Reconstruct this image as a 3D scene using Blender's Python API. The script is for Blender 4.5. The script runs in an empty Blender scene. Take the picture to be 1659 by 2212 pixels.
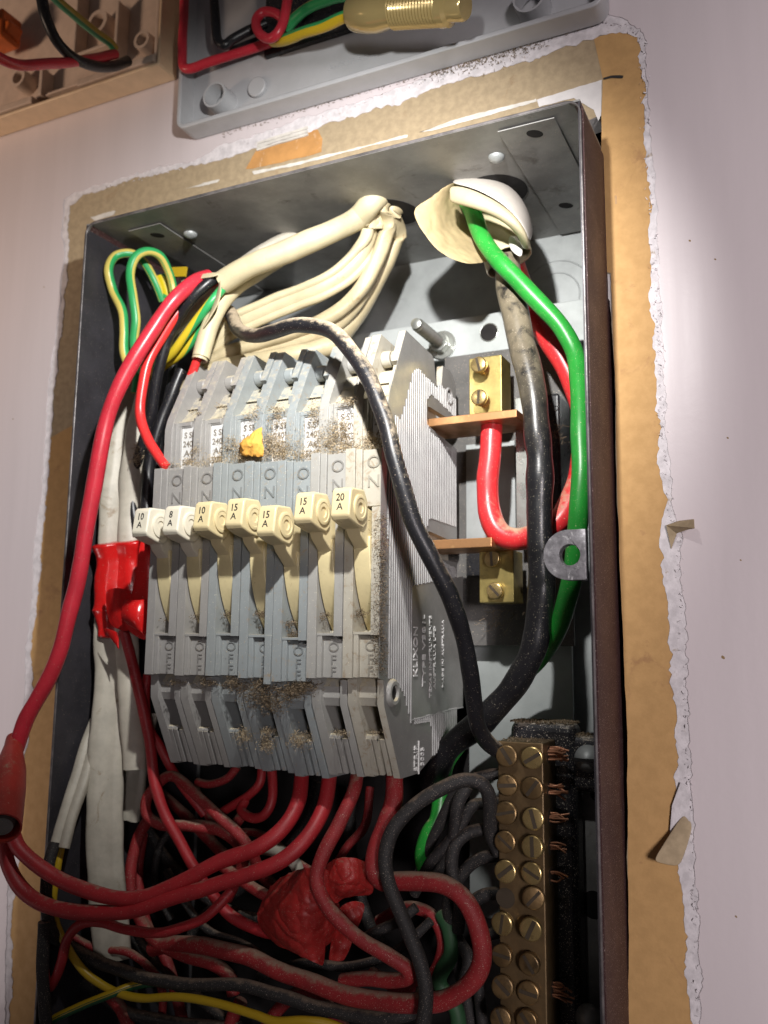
import bpy, bmesh, math, random
from mathutils import Vector, Matrix, noise as mnoise
# ------------------------------------------------------------------ camera, world, lamps, exposure
scene = bpy.context.scene
COL = scene.collection
RW = ((0.90126148, -0.05775774, -0.42940865), (0.43315391, 0.14359627, 0.88980773), (0.01026819, -0.98794947, 0.15443578))
FPX, CX, CY = 1962.7477, 829.5, 1106.0           # lens in picture units (picture 1659 x 2212)
CAM = (0.0, -33.5, 0.0)                           # centimetres; wall surface is y = 0
cd = bpy.data.cameras.new('camera'); cam = bpy.data.objects.new('camera', cd); COL.objects.link(cam)
cd.sensor_fit = 'VERTICAL'; cd.sensor_height = 36.0; cd.sensor_width = 27.0
cd.lens = 36.0 * FPX / 2212.0
cd.clip_start = 0.005; cd.clip_end = 20.0
cd.dof.use_dof = True; cd.dof.focus_distance = 0.335; cd.dof.aperture_fstop = 13.0
m = Matrix(((RW[0][0], -RW[0][1], -RW[0][2], 0), (RW[1][0], -RW[1][1], -RW[1][2], CAM[1] * .01), (RW[2][0], -RW[2][1], -RW[2][2], 0), (0, 0, 0, 1)))
cam.matrix_world = m
scene.camera = cam
world = bpy.data.worlds.new('World'); scene.world = world; world.use_nodes = True
world.node_tree.nodes['Background'].inputs[0].default_value = (1.0, 0.86, 0.84, 1)
world.node_tree.nodes['Background'].inputs[1].default_value = 0.040

def lamp(name, kind, loc, target, power, col, size, spot=None, blend=1.0, sy=None):
    ld = bpy.data.lights.new(name, kind); o = bpy.data.objects.new(name, ld); COL.objects.link(o)
    L = Vector(loc) * .01; T = Vector(target) * .01
    o.location = L; o.rotation_euler = (T - L).to_track_quat('-Z', 'Y').to_euler()
    ld.energy = power; ld.color = col
    if kind == 'SPOT':
        ld.spot_size = math.radians(spot); ld.spot_blend = blend; ld.shadow_soft_size = size
    elif kind == 'AREA':
        ld.size = size
        if sy: ld.shape = 'RECTANGLE'; ld.size_y = sy
    return o
# hand torch held above the camera, close to the box
lamp('torch_lamp', 'SPOT', (-8.0, -19.0, 18.2), (-18.5, 0, 12.5), 4.9, (1.0, 0.985, 0.955), 0.004, 92, 1.0)
# added unseen spots standing in for room light, cones kept off the box interior
lamp('right_wall_fill', 'SPOT', (60, -100, 4), (24, 0, 3), 36, (1.0, 0.915, 0.93), 0.12, 41, .30)
lamp('left_wall_fill', 'SPOT', (-72, -48, -38), (-53, 0, -7), 11.5, (1.0, 0.87, 0.85), 0.05, 42, .9)
lamp('warm_wall_fill', 'SPOT', (-85, -55, 0), (-47, 0, 29), 12.0, (1.0, 0.74, 0.56), 0.08, 34, .8)
scene.view_settings.view_transform = 'Standard'; scene.view_settings.look = 'None'
scene.view_settings.exposure = 0.18; scene.view_settings.gamma = 1.0
scene.cycles.max_bounces = 6; scene.cycles.use_denoising = True

# ------------------------------------------------------------------ picture -> space
def ray(px, py):
    a, b, c = px - CX, py - CY, FPX
    return [r[0] * a + r[1] * b + r[2] * c for r in RW]
def at(px, py, Y):
    d = ray(px, py); t = (Y - CAM[1]) / d[1]
    return Vector((d[0] * t, Y, d[2] * t))
def onX(px, py, X):
    d = ray(px, py); t = X / d[0]
    return Vector((X, CAM[1] + d[1] * t, d[2] * t))
def onZ(px, py, Z):
    d = ray(px, py); t = Z / d[2]
    return Vector((d[0] * t, CAM[1] + d[1] * t, Z))

# ------------------------------------------------------------------ object bookkeeping
WLOC = {}
def tag(o, label=None, cat=None, group=None, kind=None):
    if label: o['label'] = label
    if cat: o['category'] = cat
    if group: o['group'] = group
    if kind: o['kind'] = kind
    return o
def thing(name, loc, label, cat, group=None):
    o = bpy.data.objects.new(name, None); COL.objects.link(o)
    o.empty_display_size = .005
    o.location = Vector(loc) * .01; WLOC[o.name] = Vector(loc)
    return tag(o, label, cat, group)

class MB:
    def __init__(s): s.v = []; s.f = []; s.m = []; s.uv = {}
    def add(s, vs, fs, mi=0):
        b = len(s.v); s.v += [Vector(v) for v in vs]
        for f in fs: s.f.append([b + i for i in f]); s.m.append(mi)
        return b
    def box(s, x0, x1, y0, y1, z0, z1, mi=0, rot=None, piv=None):
        vs = [Vector(p) for p in ((x0,y0,z0),(x1,y0,z0),(x1,y1,z0),(x0,y1,z0),(x0,y0,z1),(x1,y0,z1),(x1,y1,z1),(x0,y1,z1))]
        if rot is not None:
            c = Vector(piv) if piv is not None else sum(vs, Vector()) / 8
            vs = [rot @ (v - c) + c for v in vs]
        s.add(vs, [(0,3,2,1),(4,5,6,7),(0,1,5,4),(1,2,6,5),(2,3,7,6),(3,0,4,7)], mi)
    def prism(s, prof, x0, x1, mi=0):          # prof: (y, z) outline
        n = len(prof)
        vs = [(x0, p[0], p[1]) for p in prof] + [(x1, p[0], p[1]) for p in prof]
        s.add(vs, [tuple(range(n))[::-1], tuple(range(n, 2 * n))] + [(i, (i + 1) % n, n + (i + 1) % n, n + i) for i in range(n)], mi)
    def cyl(s, p0, p1, r0, r1=None, n=20, mi=0, cap=True):
        s.lathe(p0, p1, [(0, r0), (1, r0 if r1 is None else r1)], n, mi, cap)
    def lathe(s, p0, p1, prof, n=24, mi=0, cap=True, flat=1.0):   # prof: (t along axis, radius)
        p0, p1 = Vector(p0), Vector(p1); ax = (p1 - p0).normalized()
        u = ax.orthogonal().normalized(); w = ax.cross(u)
        b = len(s.v); k = len(prof)
        for t, r in prof:
            c = p0.lerp(p1, t)
            for i in range(n):
                a = 2 * math.pi * i / n
                s.v.append(c + (u * math.cos(a) + w * math.sin(a) * flat) * r)
        for j in range(k - 1):
            for i in range(n):
                s.f.append([b + j*n + i, b + j*n + (i+1) % n, b + (j+1)*n + (i+1) % n, b + (j+1)*n + i]); s.m.append(mi)
        if cap:
            s.f.append([b + i for i in range(n)][::-1]); s.m.append(mi)
            s.f.append([b + (k-1)*n + i for i in range(n)]); s.m.append(mi)
    def torus(s, c, ax, R, r, n=32, k=8, mi=0):
        c = Vector(c); ax = Vector(ax).normalized(); u = ax.orthogonal().normalized(); w = ax.cross(u)
        b = len(s.v)
        for i in range(n):
            a = 2*math.pi*i/n; d = u*math.cos(a) + w*math.sin(a)
            for j in range(k):
                e = 2*math.pi*j/k; s.v.append(c + d*(R + r*math.cos(e)) + ax*r*math.sin(e))
        for i in range(n):
            for j in range(k):
                s.f.append([b+i*k+j, b+((i+1)%n)*k+j, b+((i+1)%n)*k+(j+1)%k, b+i*k+(j+1)%k]); s.m.append(mi)
    def build(s, name, mats, parent=None, smooth=35, bevel=0, seg=2, origin=None, subsurf=0, solid=0):
        if not isinstance(mats, (list, tuple)): mats = [mats]
        if parent is not None: org = WLOC[parent.name]
        elif origin is not None: org = Vector(origin)
        else:
            n = len(s.v); org = Vector((sum(v.x for v in s.v)/n, sum(v.y for v in s.v)/n, min(v.z for v in s.v)))
        me = bpy.data.meshes.new(name)
        me.from_pydata([((v - org) * .01)[:] for v in s.v], [], s.f)
        for mt in mats: me.materials.append(mt)
        me.polygons.foreach_set('material_index', s.m)
        if s.uv:
            uvl = me.uv_layers.new(name='uv')
            for p in me.polygons:
                for li in p.loop_indices:
                    vi = me.loops[li].vertex_index
                    if vi in s.uv: uvl.data[li].uv = s.uv[vi]
        bm = bmesh.new(); bm.from_mesh(me); bmesh.ops.recalc_face_normals(bm, faces=bm.faces); bm.to_mesh(me); bm.free()
        me.update()
        if smooth:
            me.shade_smooth()
            if smooth < 180: me.set_sharp_from_angle(angle=math.radians(smooth))
        o = bpy.data.objects.new(name, me); COL.objects.link(o)
        if parent is not None: o.parent = parent; WLOC[o.name] = WLOC[parent.name].copy()
        else: o.location = org * .01; WLOC[o.name] = org
        if solid:
            md = o.modifiers.new('solid', 'SOLIDIFY'); md.thickness = solid * .01; md.offset = 0
        if subsurf:
            md = o.modifiers.new('sub', 'SUBSURF'); md.levels = subsurf; md.render_levels = subsurf
        if bevel:
            md = o.modifiers.new('bevel', 'BEVEL'); md.width = bevel * .01; md.segments = seg; md.limit_method = 'ANGLE'; md.angle_limit = math.radians(40)
            md.harden_normals = False
        return o

# ------------------------------------------------------------------ materials
def new_mat(name):
    mt = bpy.data.materials.new(name); mt.use_nodes = True
    nt = mt.node_tree; p = nt.nodes['Principled BSDF']
    return mt, nt, p
class G:
    def __init__(s, nt):
        s.nt = nt; s.tc = nt.nodes.new('ShaderNodeTexCoord'); s.ge = nt.nodes.new('ShaderNodeNewGeometry')
    def link(s, a, b): s.nt.links.new(a, b)
    def noise(s, scale, detail=4, rough=.6, stretch=None, dist=0):
        n = s.nt.nodes.new('ShaderNodeTexNoise'); n.inputs['Scale'].default_value = scale; n.inputs['Detail'].default_value = detail
        n.inputs['Roughness'].default_value = rough; n.inputs['Distortion'].default_value = dist
        if stretch:
            mp = s.nt.nodes.new('ShaderNodeMapping'); mp.inputs['Scale'].default_value = stretch
            s.link(s.tc.outputs['Object'], mp.inputs[0]); s.link(mp.outputs[0], n.inputs[0])
        else: s.link(s.tc.outputs['Object'], n.inputs[0])
        return n.outputs[0]
    def ramp(s, x, a, b, lo=0., hi=1.):
        n = s.nt.nodes.new('ShaderNodeMapRange'); n.interpolation_type = 'SMOOTHSTEP'
        n.inputs[1].default_value = a; n.inputs[2].default_value = b; n.inputs[3].default_value = lo; n.inputs[4].default_value = hi
        s.link(x, n.inputs[0]); return n.outputs[0]
    def math(s, op, a, b):
        n = s.nt.nodes.new('ShaderNodeMath'); n.operation = op
        for i, q in enumerate((a, b)):
            if isinstance(q, (int, float)): n.inputs[i].default_value = q
            else: s.link(q, n.inputs[i])
        return n.outputs[0]
    def mix(s, f, a, b):
        n = s.nt.nodes.new('ShaderNodeMix'); n.data_type = 'RGBA'
        for i, q in ((0, f), (6, a), (7, b)):
            if isinstance(q, (int, float)): n.inputs[i].default_value = q
            elif isinstance(q, tuple): n.inputs[i].default_value = (*q[:3], 1)
            else: s.link(q, n.inputs[i])
        return n.outputs[2]
    def mixf(s, f, a, b): return s.math('ADD', a, s.math('MULTIPLY', f, b - a))
    def bump(s, h, strength=.3, dist=.0002):
        n = s.nt.nodes.new('ShaderNodeBump'); n.inputs['Strength'].default_value = strength; n.inputs['Distance'].default_value = dist
        s.link(h, n.inputs['Height']); return n.outputs[0]
    def nz(s):
        n = s.nt.nodes.new('ShaderNodeSeparateXYZ'); s.link(s.ge.outputs['Normal'], n.inputs[0]); return n.outputs[2]
DUST = (0.34, 0.27, 0.185)
def surf(name, col, rough=.45, metal=0., var=.12, dust=0., speck=0., dustcol=DUST, bump=.15, bscale=900, vscale=120, col2=None, stain=None, stainamt=.5, stscale=140, coat=0, stretch=None, spec=.5, facing=0.0, zfade=None):
    mt, nt, p = new_mat(name); g = G(nt)
    n1 = g.noise(vscale, 5, .6, stretch); n2 = g.noise(bscale, 3, .6)
    c2 = col2 or tuple(max(0, c * (1 - var * 2)) for c in col[:3])
    base = g.mix(g.ramp(n1, .32, .68), col, c2)
    rg = None
    if stain:
        n3 = g.noise(stscale, 8, .72, None, .6)
        sf = g.ramp(n3, .70 - stainamt * .32, .78 - stainamt * .2)
        if zfade:
            sx = nt.nodes.new('ShaderNodeSeparateXYZ'); g.link(g.tc.outputs['Object'], sx.inputs[0])
            zz_ = g.math('ADD', sx.outputs[2], g.math('MULTIPLY', g.math('SUBTRACT', g.noise(90), .5), .06))
            sf = g.math('MULTIPLY', sf, g.ramp(zz_, zfade[0], zfade[1]))
        base = g.mix(sf, base, stain)
    if dust > 0:
        n4 = g.noise(260, 6, .7)
        zz = g.math('ADD', g.nz(), g.math('MULTIPLY', g.math('SUBTRACT', n4, .5), 1.6))
        f = g.ramp(zz, 1.15 - dust * 1.1 - facing, 1.45 - dust * .75 - facing)
        f = g.math('MULTIPLY', f, g.ramp(n2, .2, .55, .55, 1.))
        base = g.mix(f, base, dustcol); rg = f
    if speck > 0:
        n5 = g.noise(2600, 2, .5)
        sp = g.ramp(n5, .72 - speck * .12, .76 - speck * .10)
        base = g.mix(sp, base, tuple(min(1, c * 1.5 + .1) for c in dustcol))
    g.link(base, p.inputs['Base Color'])
    if rg is not None: g.link(g.mixf(rg, rough, .95), p.inputs['Roughness'])
    else:
        g.link(g.ramp(n1, .2, .8, max(.02, rough - .07), min(1, rough + .09)), p.inputs['Roughness'])
    p.inputs['Metallic'].default_value = metal
    p.inputs['Specular IOR Level'].default_value = spec
    if coat: p.inputs['Coat Weight'].default_value = coat; p.inputs['Coat Roughness'].default_value = .12
    if bump: g.link(g.bump(g.math('ADD', n2, g.math('MULTIPLY', n1, .5)), bump, .0002), p.inputs['Normal'])
    return mt
def earth(name, dust=.1, green=(.03, .33, .10), yellow=(.62, .50, .12), turn=0.0, twist=0.0):
    mt, nt, p = new_mat(name); g = G(nt)
    sx = nt.nodes.new('ShaderNodeSeparateXYZ'); g.link(g.tc.outputs['UV'], sx.inputs[0])
    v = g.math('FRACT', g.math('ADD', g.math('ADD', sx.outputs[1], turn), g.math('MULTIPLY', sx.outputs[0], twist)), 0)
    d = g.math('ABSOLUTE', g.math('SUBTRACT', v, .5), 0)
    f = g.ramp(d, .235, .26)
    base = g.mix(f, yellow, green)
    if dust:
        n4 = g.noise(260, 6, .7)
        zz = g.math('ADD', g.nz(), g.math('MULTIPLY', g.math('SUBTRACT', n4, .5), 1.6))
        base = g.mix(g.ramp(zz, 1.2 - dust, 1.5 - dust), base, DUST)
    g.link(base, p.inputs['Base Color']); p.inputs['Roughness'].default_value = .38
    g.link(g.bump(g.noise(700), .08), p.inputs['Normal'])
    return mt
M = {}
M['red'] = surf('red_pvc', (.58, .030, .050), .34, stain=(.58, .16, .13), stainamt=.16, stscale=200, dust=.22, speck=.15, bump=.05, var=.08)
M['red_bright'] = surf('bright_red_pvc', (.72, .035, .035), .32, stain=(.58, .16, .13), stainamt=.16, stscale=200, dust=.10, speck=.1, bump=.04, var=.06)
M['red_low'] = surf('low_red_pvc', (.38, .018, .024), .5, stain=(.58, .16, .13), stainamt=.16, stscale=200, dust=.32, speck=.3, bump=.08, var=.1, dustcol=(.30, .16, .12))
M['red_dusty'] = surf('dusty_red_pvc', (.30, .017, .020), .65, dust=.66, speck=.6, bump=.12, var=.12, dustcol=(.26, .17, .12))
M['red_main'] = surf('mains_red_pvc', (.66, .03, .035), .33, dust=.86, speck=.35, bump=.08, var=.06, dustcol=(.46, .33, .22))
M['black'] = surf('black_pvc', (.012, .012, .015), .38, dust=.18, speck=.25, bump=.06)
M['black_sleeve'] = surf('black_sleeve', (.014, .014, .014), .55, dust=.5, speck=.55, bump=.3, vscale=60, stain=(.26, .215, .145), stainamt=.95, stscale=70, dustcol=(.36, .30, .2))
M['black_top'] = surf('dusty_black_pvc', (.014, .014, .017), .40, dust=.86, speck=.30, bump=.12, dustcol=(.42, .34, .24))
M['black_main'] = surf('mains_black_pvc', (.010, .010, .012), .33, dust=.34, speck=.36, bump=.12, stain=(.19,.16,.11), stainamt=1.25, stscale=150, zfade=(.130, .205), dustcol=(.33, .28, .2))
M['black_dusty'] = surf('very_dusty_black_pvc', (.022, .020, .020), .7, dust=.6, speck=.6, bump=.25, dustcol=(.15, .11, .08))
M['green'] = surf('green_pvc', (.02, .28, .035), .36, dust=.52, speck=.35, bump=.05, var=.08, dustcol=(.40, .38, .20))
M['green_dark'] = surf('dark_green_pvc', (.03, .10, .04), .6, dust=.6, bump=.1)
M['cream'] = surf('cream_sheath', (.55, .48, .31), .45, dust=.38, speck=.2, bump=.3, var=.07, stain=(.38, .27, .13), stainamt=.34, stscale=90, dustcol=(.42, .35, .25))
M['cream_old'] = surf('aged_cream_sheath', (.50, .42, .26), .5, dust=.35, speck=.2, bump=.16, var=.1, stain=(.32, .22, .11), stainamt=.42, stscale=90, dustcol=(.38, .31, .22))
M['white_sheath'] = surf('white_sheath', (.49, .455, .38), .48, dust=.3, speck=.2, bump=.25, var=.1, stain=(.27, .21, .14), stainamt=.42, stscale=80)
M['white_tear'] = surf('torn_white_edge', (.74, .70, .64), .8, bump=.5, bscale=1800)
M['cream_inside'] = surf('sheath_inside', (.50, .39, .22), .5, var=.1, bump=.1, stain=(.45, .25, .08), stainamt=.25)
M['earth'] = earth('earth_pvc'); M['earth_b'] = earth('earth_pvc_turned', turn=.45); M['earth_c'] = earth('earth_pvc_bright', yellow=(.66, .50, .03), turn=.2, twist=3)
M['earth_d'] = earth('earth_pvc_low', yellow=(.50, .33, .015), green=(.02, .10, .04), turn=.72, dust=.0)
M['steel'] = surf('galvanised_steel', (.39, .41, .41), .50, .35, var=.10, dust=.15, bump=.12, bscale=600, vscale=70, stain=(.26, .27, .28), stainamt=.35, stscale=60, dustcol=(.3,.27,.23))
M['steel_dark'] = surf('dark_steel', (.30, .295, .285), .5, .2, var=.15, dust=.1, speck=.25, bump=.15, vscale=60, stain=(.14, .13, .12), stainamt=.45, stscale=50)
M['steel_side_shaded'] = surf('shaded_side_steel', (.05, .047, .055), .5, .2, var=.2, speck=.15, bump=.2, vscale=50)  # steel of the side walls, darkened in colour for the shade inside
M['brown'] = surf('brown_enamel', (.055, .024, .024), .55, 0, spec=.25, var=.10, speck=.62, dustcol=(.26, .2, .18), bump=.12, bscale=500, vscale=40)
M['edge'] = surf('bare_steel_edge', (.24, .22, .22), .42, .5, var=.3, bump=.3)
M['zinc'] = surf('zinc_plated', (.62, .64, .60), .28, .85, var=.12, bump=.12)
M['lug'] = surf('cast_lug', (.34, .33, .35), .42, .45, var=.25, bump=.8, bscale=600, vscale=300, stain=(.85, .85, .85), stainamt=.42, stscale=260)
M['brass'] = surf('brass', (.58, .46, .17), .34, .8, var=.12, dust=.1, bump=.18, vscale=160, stain=(.30, .21, .08), stainamt=.4, stretch=None)
M['brass_old'] = surf('dull_brass', (.19, .125, .06), .46, .6, var=.2, dust=.30, bump=.22, stain=(.15, .10, .05), stainamt=.5, dustcol=(.22,.17,.11))
M['brass_dark'] = surf('tarnished_screw', (.34, .22, .10), .36, .75, var=.25, bump=.35, stain=(.12, .08, .04), stainamt=.6)
M['brass_screw'] = surf('brass_screw', (.60, .44, .19), .27, .8, var=.2, bump=.2, stain=(.25, .17, .08), stainamt=.5)
M['slot'] = surf('screw_slot_brown', (.05, .035, .02), .8, bump=.3)  # dark brown for screw slots and holes in the bar
M['copper'] = surf('copper', (.62, .33, .15), .36, .75, var=.15, bump=.1, stain=(.75, .48, .22), stainamt=.35, stscale=90)
M['strand'] = surf('copper_strand', (.55, .26, .15), .38, .6, var=.2, bump=.2)
M['bakelite'] = surf('black_bakelite', (.016, .016, .020), .38, 0, dust=.62, speck=.7, bump=.2, dustcol=(.42, .37, .30))
M['board'] = surf('insulating_board', (.105, .10, .095), .6, 0, var=.1, speck=.35, bump=.25, stain=(.17, .155, .13), stainamt=.3, stscale=100)
M['pale_panel'] = surf('pale_panel', (.40, .425, .42), .55, .15, var=.05, bump=.15, stain=(.32, .36, .36), stainamt=.3)
M['black_plastic'] = surf('black_plastic', (.018, .018, .021), .3, 0, speck=.35, bump=.1)
M['paint'] = surf('wall_paint', (.66, .595, .61), .42, 0, var=.025, bump=.35, bscale=260, vscale=25, stretch=(3, 1, .25))
M['torn'] = surf('torn_paper', (.74, .70, .72), .9, 0, var=.12, bump=1.0, bscale=700, vscale=260, stain=(.36, .28, .2), stainamt=.30, stscale=170)
M['gypsum'] = surf('gypsum', (.70, .67, .66), .9, 0, var=.06, bump=.6)
M['kraft'] = surf('kraft_board', (.42, .325, .205), .85, 0, var=.10, bump=.6, bscale=1100, vscale=300, stain=(.30, .20, .11), stainamt=.30, stscale=60)
M['kraft_orange'] = surf('orange_kraft', (.53, .315, .125), .8, 0, var=.06, bump=.35, bscale=1100, vscale=200, stain=(.38, .21, .09), stainamt=.36, stscale=45)
M['patch'] = surf('orange_patch', (.56, .28, .09), .8, 0, var=.1, bump=.4, stain=(.65, .45, .28), stainamt=.45, stscale=120)
M['grey_plate'] = surf('grey_plate', (.46, .465, .48), .40, 0, var=.03, bump=.08, stain=(.30, .28, .26), stainamt=.12)
M['beige'] = surf('beige_plastic', (.60, .47, .38), .5, 0, var=.08, bump=.12, stain=(.30, .2, .14), stainamt=.2)
M['beige_side'] = surf('beige_case', (.78, .58, .38), .45, 0, var=.05, bump=.08)
M['tape'] = surf('red_tape', (.60, .012, .012), .25, 0, var=.1, bump=.15, bscale=300, speck=.1, dust=.05)
M['tape_dusty'] = surf('dusty_red_tape', (.36, .018, .016), .5, 0, var=.15, bump=.3, bscale=300, speck=.5, dust=.55, dustcol=(.24, .13, .09))
M['boot'] = surf('red_boot', (.42, .035, .025), .48, 0, var=.1, bump=.1, dust=.2, speck=.2)
M['toggle'] = surf('ivory_toggle', (.68, .57, .33), .33, 0, var=.06, bump=.08, stain=(.42, .26, .10), stainamt=.10, stscale=300, dust=0)
M['toggle_dirty'] = surf('dirty_ivory', (.68, .58, .33), .4, 0, var=.08, bump=.15, stain=(.24, .14, .06), stainamt=.36, stscale=260)
M['toggle_white'] = surf('pale_ivory_toggle', (.74, .69, .56), .33, 0, var=.05, bump=.08, stain=(.5, .36, .2), stainamt=.08, stscale=300)
M['label_face'] = surf('label_face', (.68, .59, .38), .45, 0, var=.05, bump=.05)
M['groove'] = surf('groove_dirt', (.30, .20, .09), .7, 0, bump=0)
M['ink'] = surf('ink', (.03, .027, .025), .6, 0, bump=0)
M['foil'] = surf('foil_label', (.80, .80, .79), .34, .25, var=.04, bump=.2, bscale=500)
M['foil_ink'] = surf('foil_emboss', (.30, .27, .23), .5, .3, bump=0)
M['plaster_chunk'] = surf('orange_chunk', (.78, .40, .07), .85, 0, var=.12, bump=1.0, bscale=900, stain=(.5, .22, .03), stainamt=.4, stscale=300)
M['fluff'] = surf('dust_fluff', (.56, .45, .30), 1, 0, var=.3, bump=0, vscale=400, spec=.1)
M['fluff_dark'] = surf('dark_dust_fluff', (.27, .205, .135), 1, 0, var=.3, bump=0, vscale=400, spec=.1)
M['cap_orange'] = surf('orange_cap', (.62, .13, .02), .4, 0)  # plain orange plastic of the connector shell
M['deep_shade'] = surf('deep_shade_black', (.012, .010, .010), .9, 0, bump=0)  # near-black that paints in the shade of uncut holes and gaps
M['wood'] = surf('wood_splinter', (.48, .30, .15), .8, 0, var=.2, bump=.6)
def clear_mat(name, col):
    mt, nt, p = new_mat(name); g = G(nt)
    p.inputs['Base Color'].default_value = (*col, 1); p.inputs['Roughness'].default_value = .18
    p.inputs['Transmission Weight'].default_value = .4; p.inputs['Metallic'].default_value = .3; p.inputs['IOR'].default_value = 1.45
    g.link(g.bump(g.noise(300), .1), p.inputs['Normal']); return mt
M['clear'] = clear_mat('yellowed_clear_sleeve', (.60, .46, .20))
GREY = [(.285, .275, .265), (.29, .28, .265), (.265, .285, .285), (.26, .285, .29), (.265, .29, .295), (.335, .33, .31), (.42, .395, .33)]
for i, c in enumerate(GREY):
    M['case%d' % i] = surf('breaker_case_%s' % ('grey', 'ash', 'slate', 'blue', 'steel', 'pale', 'cream')[i], c, .42, 0, var=.05, dust=.76, speck=.12, bump=.10,
                           stain=(.30, .24, .17), stainamt=(.12, .18, .34, .44, .48, .38, .60)[i], stscale=240, dustcol=(.50, .44, .31), facing=0)
for i, c in enumerate(GREY):
    M['letter%d' % i] = surf('letter_%s' % ('grey', 'ash', 'slate', 'blue', 'steel', 'pale', 'cream')[i], tuple(q * .72 for q in c), .5, 0, var=.1, bump=0, stain=(.2, .16, .11), stainamt=.5, stscale=300)
M['rib'] = surf('rib_highlight', (.34, .335, .33), .38, 0, var=.08, bump=0)
M['side'] = surf('breaker_side', (.22, .215, .205), .36, 0, var=.05, bump=.08, speck=.15, stain=(.42, .38, .30), stainamt=.12)

# ------------------------------------------------------------------ text
def text_mesh(mb, body, size, origin, xdir, ydir, mi=0, depth=.02, xscale=1.0, align='CENTER', bold=0.0):
    cu = bpy.data.curves.new('t', 'FONT'); cu.body = body; cu.size = 1; cu.align_x = align; cu.align_y = 'CENTER'
    cu.resolution_u = 3; cu.offset = bold
    ob = bpy.data.objects.new('t', cu); COL.objects.link(ob)
    bpy.context.view_layer.update()
    me = ob.to_mesh()
    X = Vector(xdir).normalized(); Y = Vector(ydir).normalized(); N = X.cross(Y); O = Vector(origin)
    vs = [O + X * (v.co.x * size * xscale) + Y * (v.co.y * size) + N * depth for v in me.vertices]
    fs = [tuple(p.vertices) for p in me.polygons]
    edge = {}
    for f in fs:
        for a, b in zip(f, f[1:] + f[:1]):
            k = (min(a, b), max(a, b)); edge[k] = edge.get(k, 0) + 1
    n = len(vs); b0 = mb.add(vs, fs, mi)
    mb.add([v - N * depth * 1.5 for v in vs], [], mi)
    for (a, b), c in edge.items():
        if c == 1: mb.f.append([b0 + a, b0 + b, b0 + n + b, b0 + n + a]); mb.m.append(mi)
    ob.to_mesh_clear(); bpy.data.objects.remove(ob); bpy.data.curves.remove(cu)

# ------------------------------------------------------------------ cables
def catmull(P, n=7):
    out = []; L = len(P)
    for i in range(L - 1):
        p0 = P[max(i-1, 0)]; p1 = P[i]; p2 = P[i+1]; p3 = P[min(i+2, L-1)]
        if i == 0: p0 = p1 * 2 - p2
        if i == L - 2: p3 = p2 * 2 - p1
        for k in range(n):
            t = k / n; t2 = t*t; t3 = t2*t
            out.append(.5 * ((2*p1) + (p2 - p0)*t + (2*p0 - 5*p1 + 4*p2 - p3)*t2 + (3*p1 - p0 - 3*p2 + p3)*t3))
    out.append(P[-1].copy()); return out
def place(p, r):
    if len(p) == 4 and p[0] == 'X': return onX(p[1], p[2], p[3])
    if len(p) == 4 and p[0] == 'Z': return onZ(p[1], p[2], p[3])
    if len(p) == 4 and p[0] == 'W': return Vector(p[1:])
    v = at(*p)
    if p[2] > -3.6:
        if v.x < -29.95 + r and p[2] > -3.4: v = onX(p[0], p[1], -29.9 + r)
        if v.x > -6.95 - r and v.x < -5 and p[1] > 250: v = onX(p[0], p[1], -7.0 - r)
    return v
FLAT3 = [(math.cos(a), math.sin(a)) for a in [2*math.pi*i/28 for i in range(28)]]
def flat_sec(lobes=2, n=32):
    out = []
    for i in range(n):
        a = 2*math.pi*i/n; c, s_ = math.cos(a), math.sin(a)
        x = math.copysign(abs(c) ** .6, c); y = math.copysign(abs(s_) ** .55, s_)
        g = 1 - .42 * math.exp(-((x * 1.0) / .13) ** 2) if lobes == 2 else 1 - .34 * (math.exp(-((x - .33) / .12) ** 2) + math.exp(-((x + .33) / .12) ** 2))
        out.append((x, y * g))
    return out
ROUND = [(math.cos(2*math.pi*i/16), math.sin(2*math.pi*i/16)) for i in range(16)]
def tube(mb, pts, r, sec=ROUND, flat=None, b=None, rmul=None, mi=0, cap=True, wob=0.0, seed=0):
    n = len(pts); k = len(sec)
    T = [(pts[min(i+1, n-1)] - pts[max(i-1, 0)]).normalized() for i in range(n)]
    if flat is not None: u = Vector(flat)
    else: u = T[0].orthogonal()
    b0 = len(mb.v); L = 0
    for i in range(n):
        if flat is not None: u = Vector(flat[i] if isinstance(flat, list) else flat)
        u = (u - T[i] * u.dot(T[i])).normalized(); w = T[i].cross(u)
        if i: L += (pts[i] - pts[i-1]).length
        q = 1 if rmul is None else rmul(i / (n - 1))
        if wob: q *= 1 + wob * mnoise.noise(pts[i] * .9 + Vector((seed, 0, 0)))
        ra = r * q; rb = (b if b is not None else r) * q
        for j, (c, s_) in enumerate(sec):
            mb.v.append(pts[i] + u * (c * ra) + w * (s_ * rb))
            mb.uv[b0 + i*k + j] = (L * .05, j / k)
    for i in range(n - 1):
        for j in range(k):
            mb.f.append([b0+i*k+j, b0+i*k+(j+1) % k, b0+(i+1)*k+(j+1) % k, b0+(i+1)*k+j]); mb.m.append(mi)
    if cap:
        mb.f.append([b0 + j for j in range(k)][::-1]); mb.m.append(mi)
        mb.f.append([b0 + (n-1)*k + j for j in range(k)]); mb.m.append(mi)
def entry(px, py, k):
    v = onZ(px, py, 19.6); return ('W', v.x + (.5, 1.3)[k-1], v.y + (.45, 1.2)[k-1], 19.6 + (.75, 2.2)[k-1])
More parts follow.
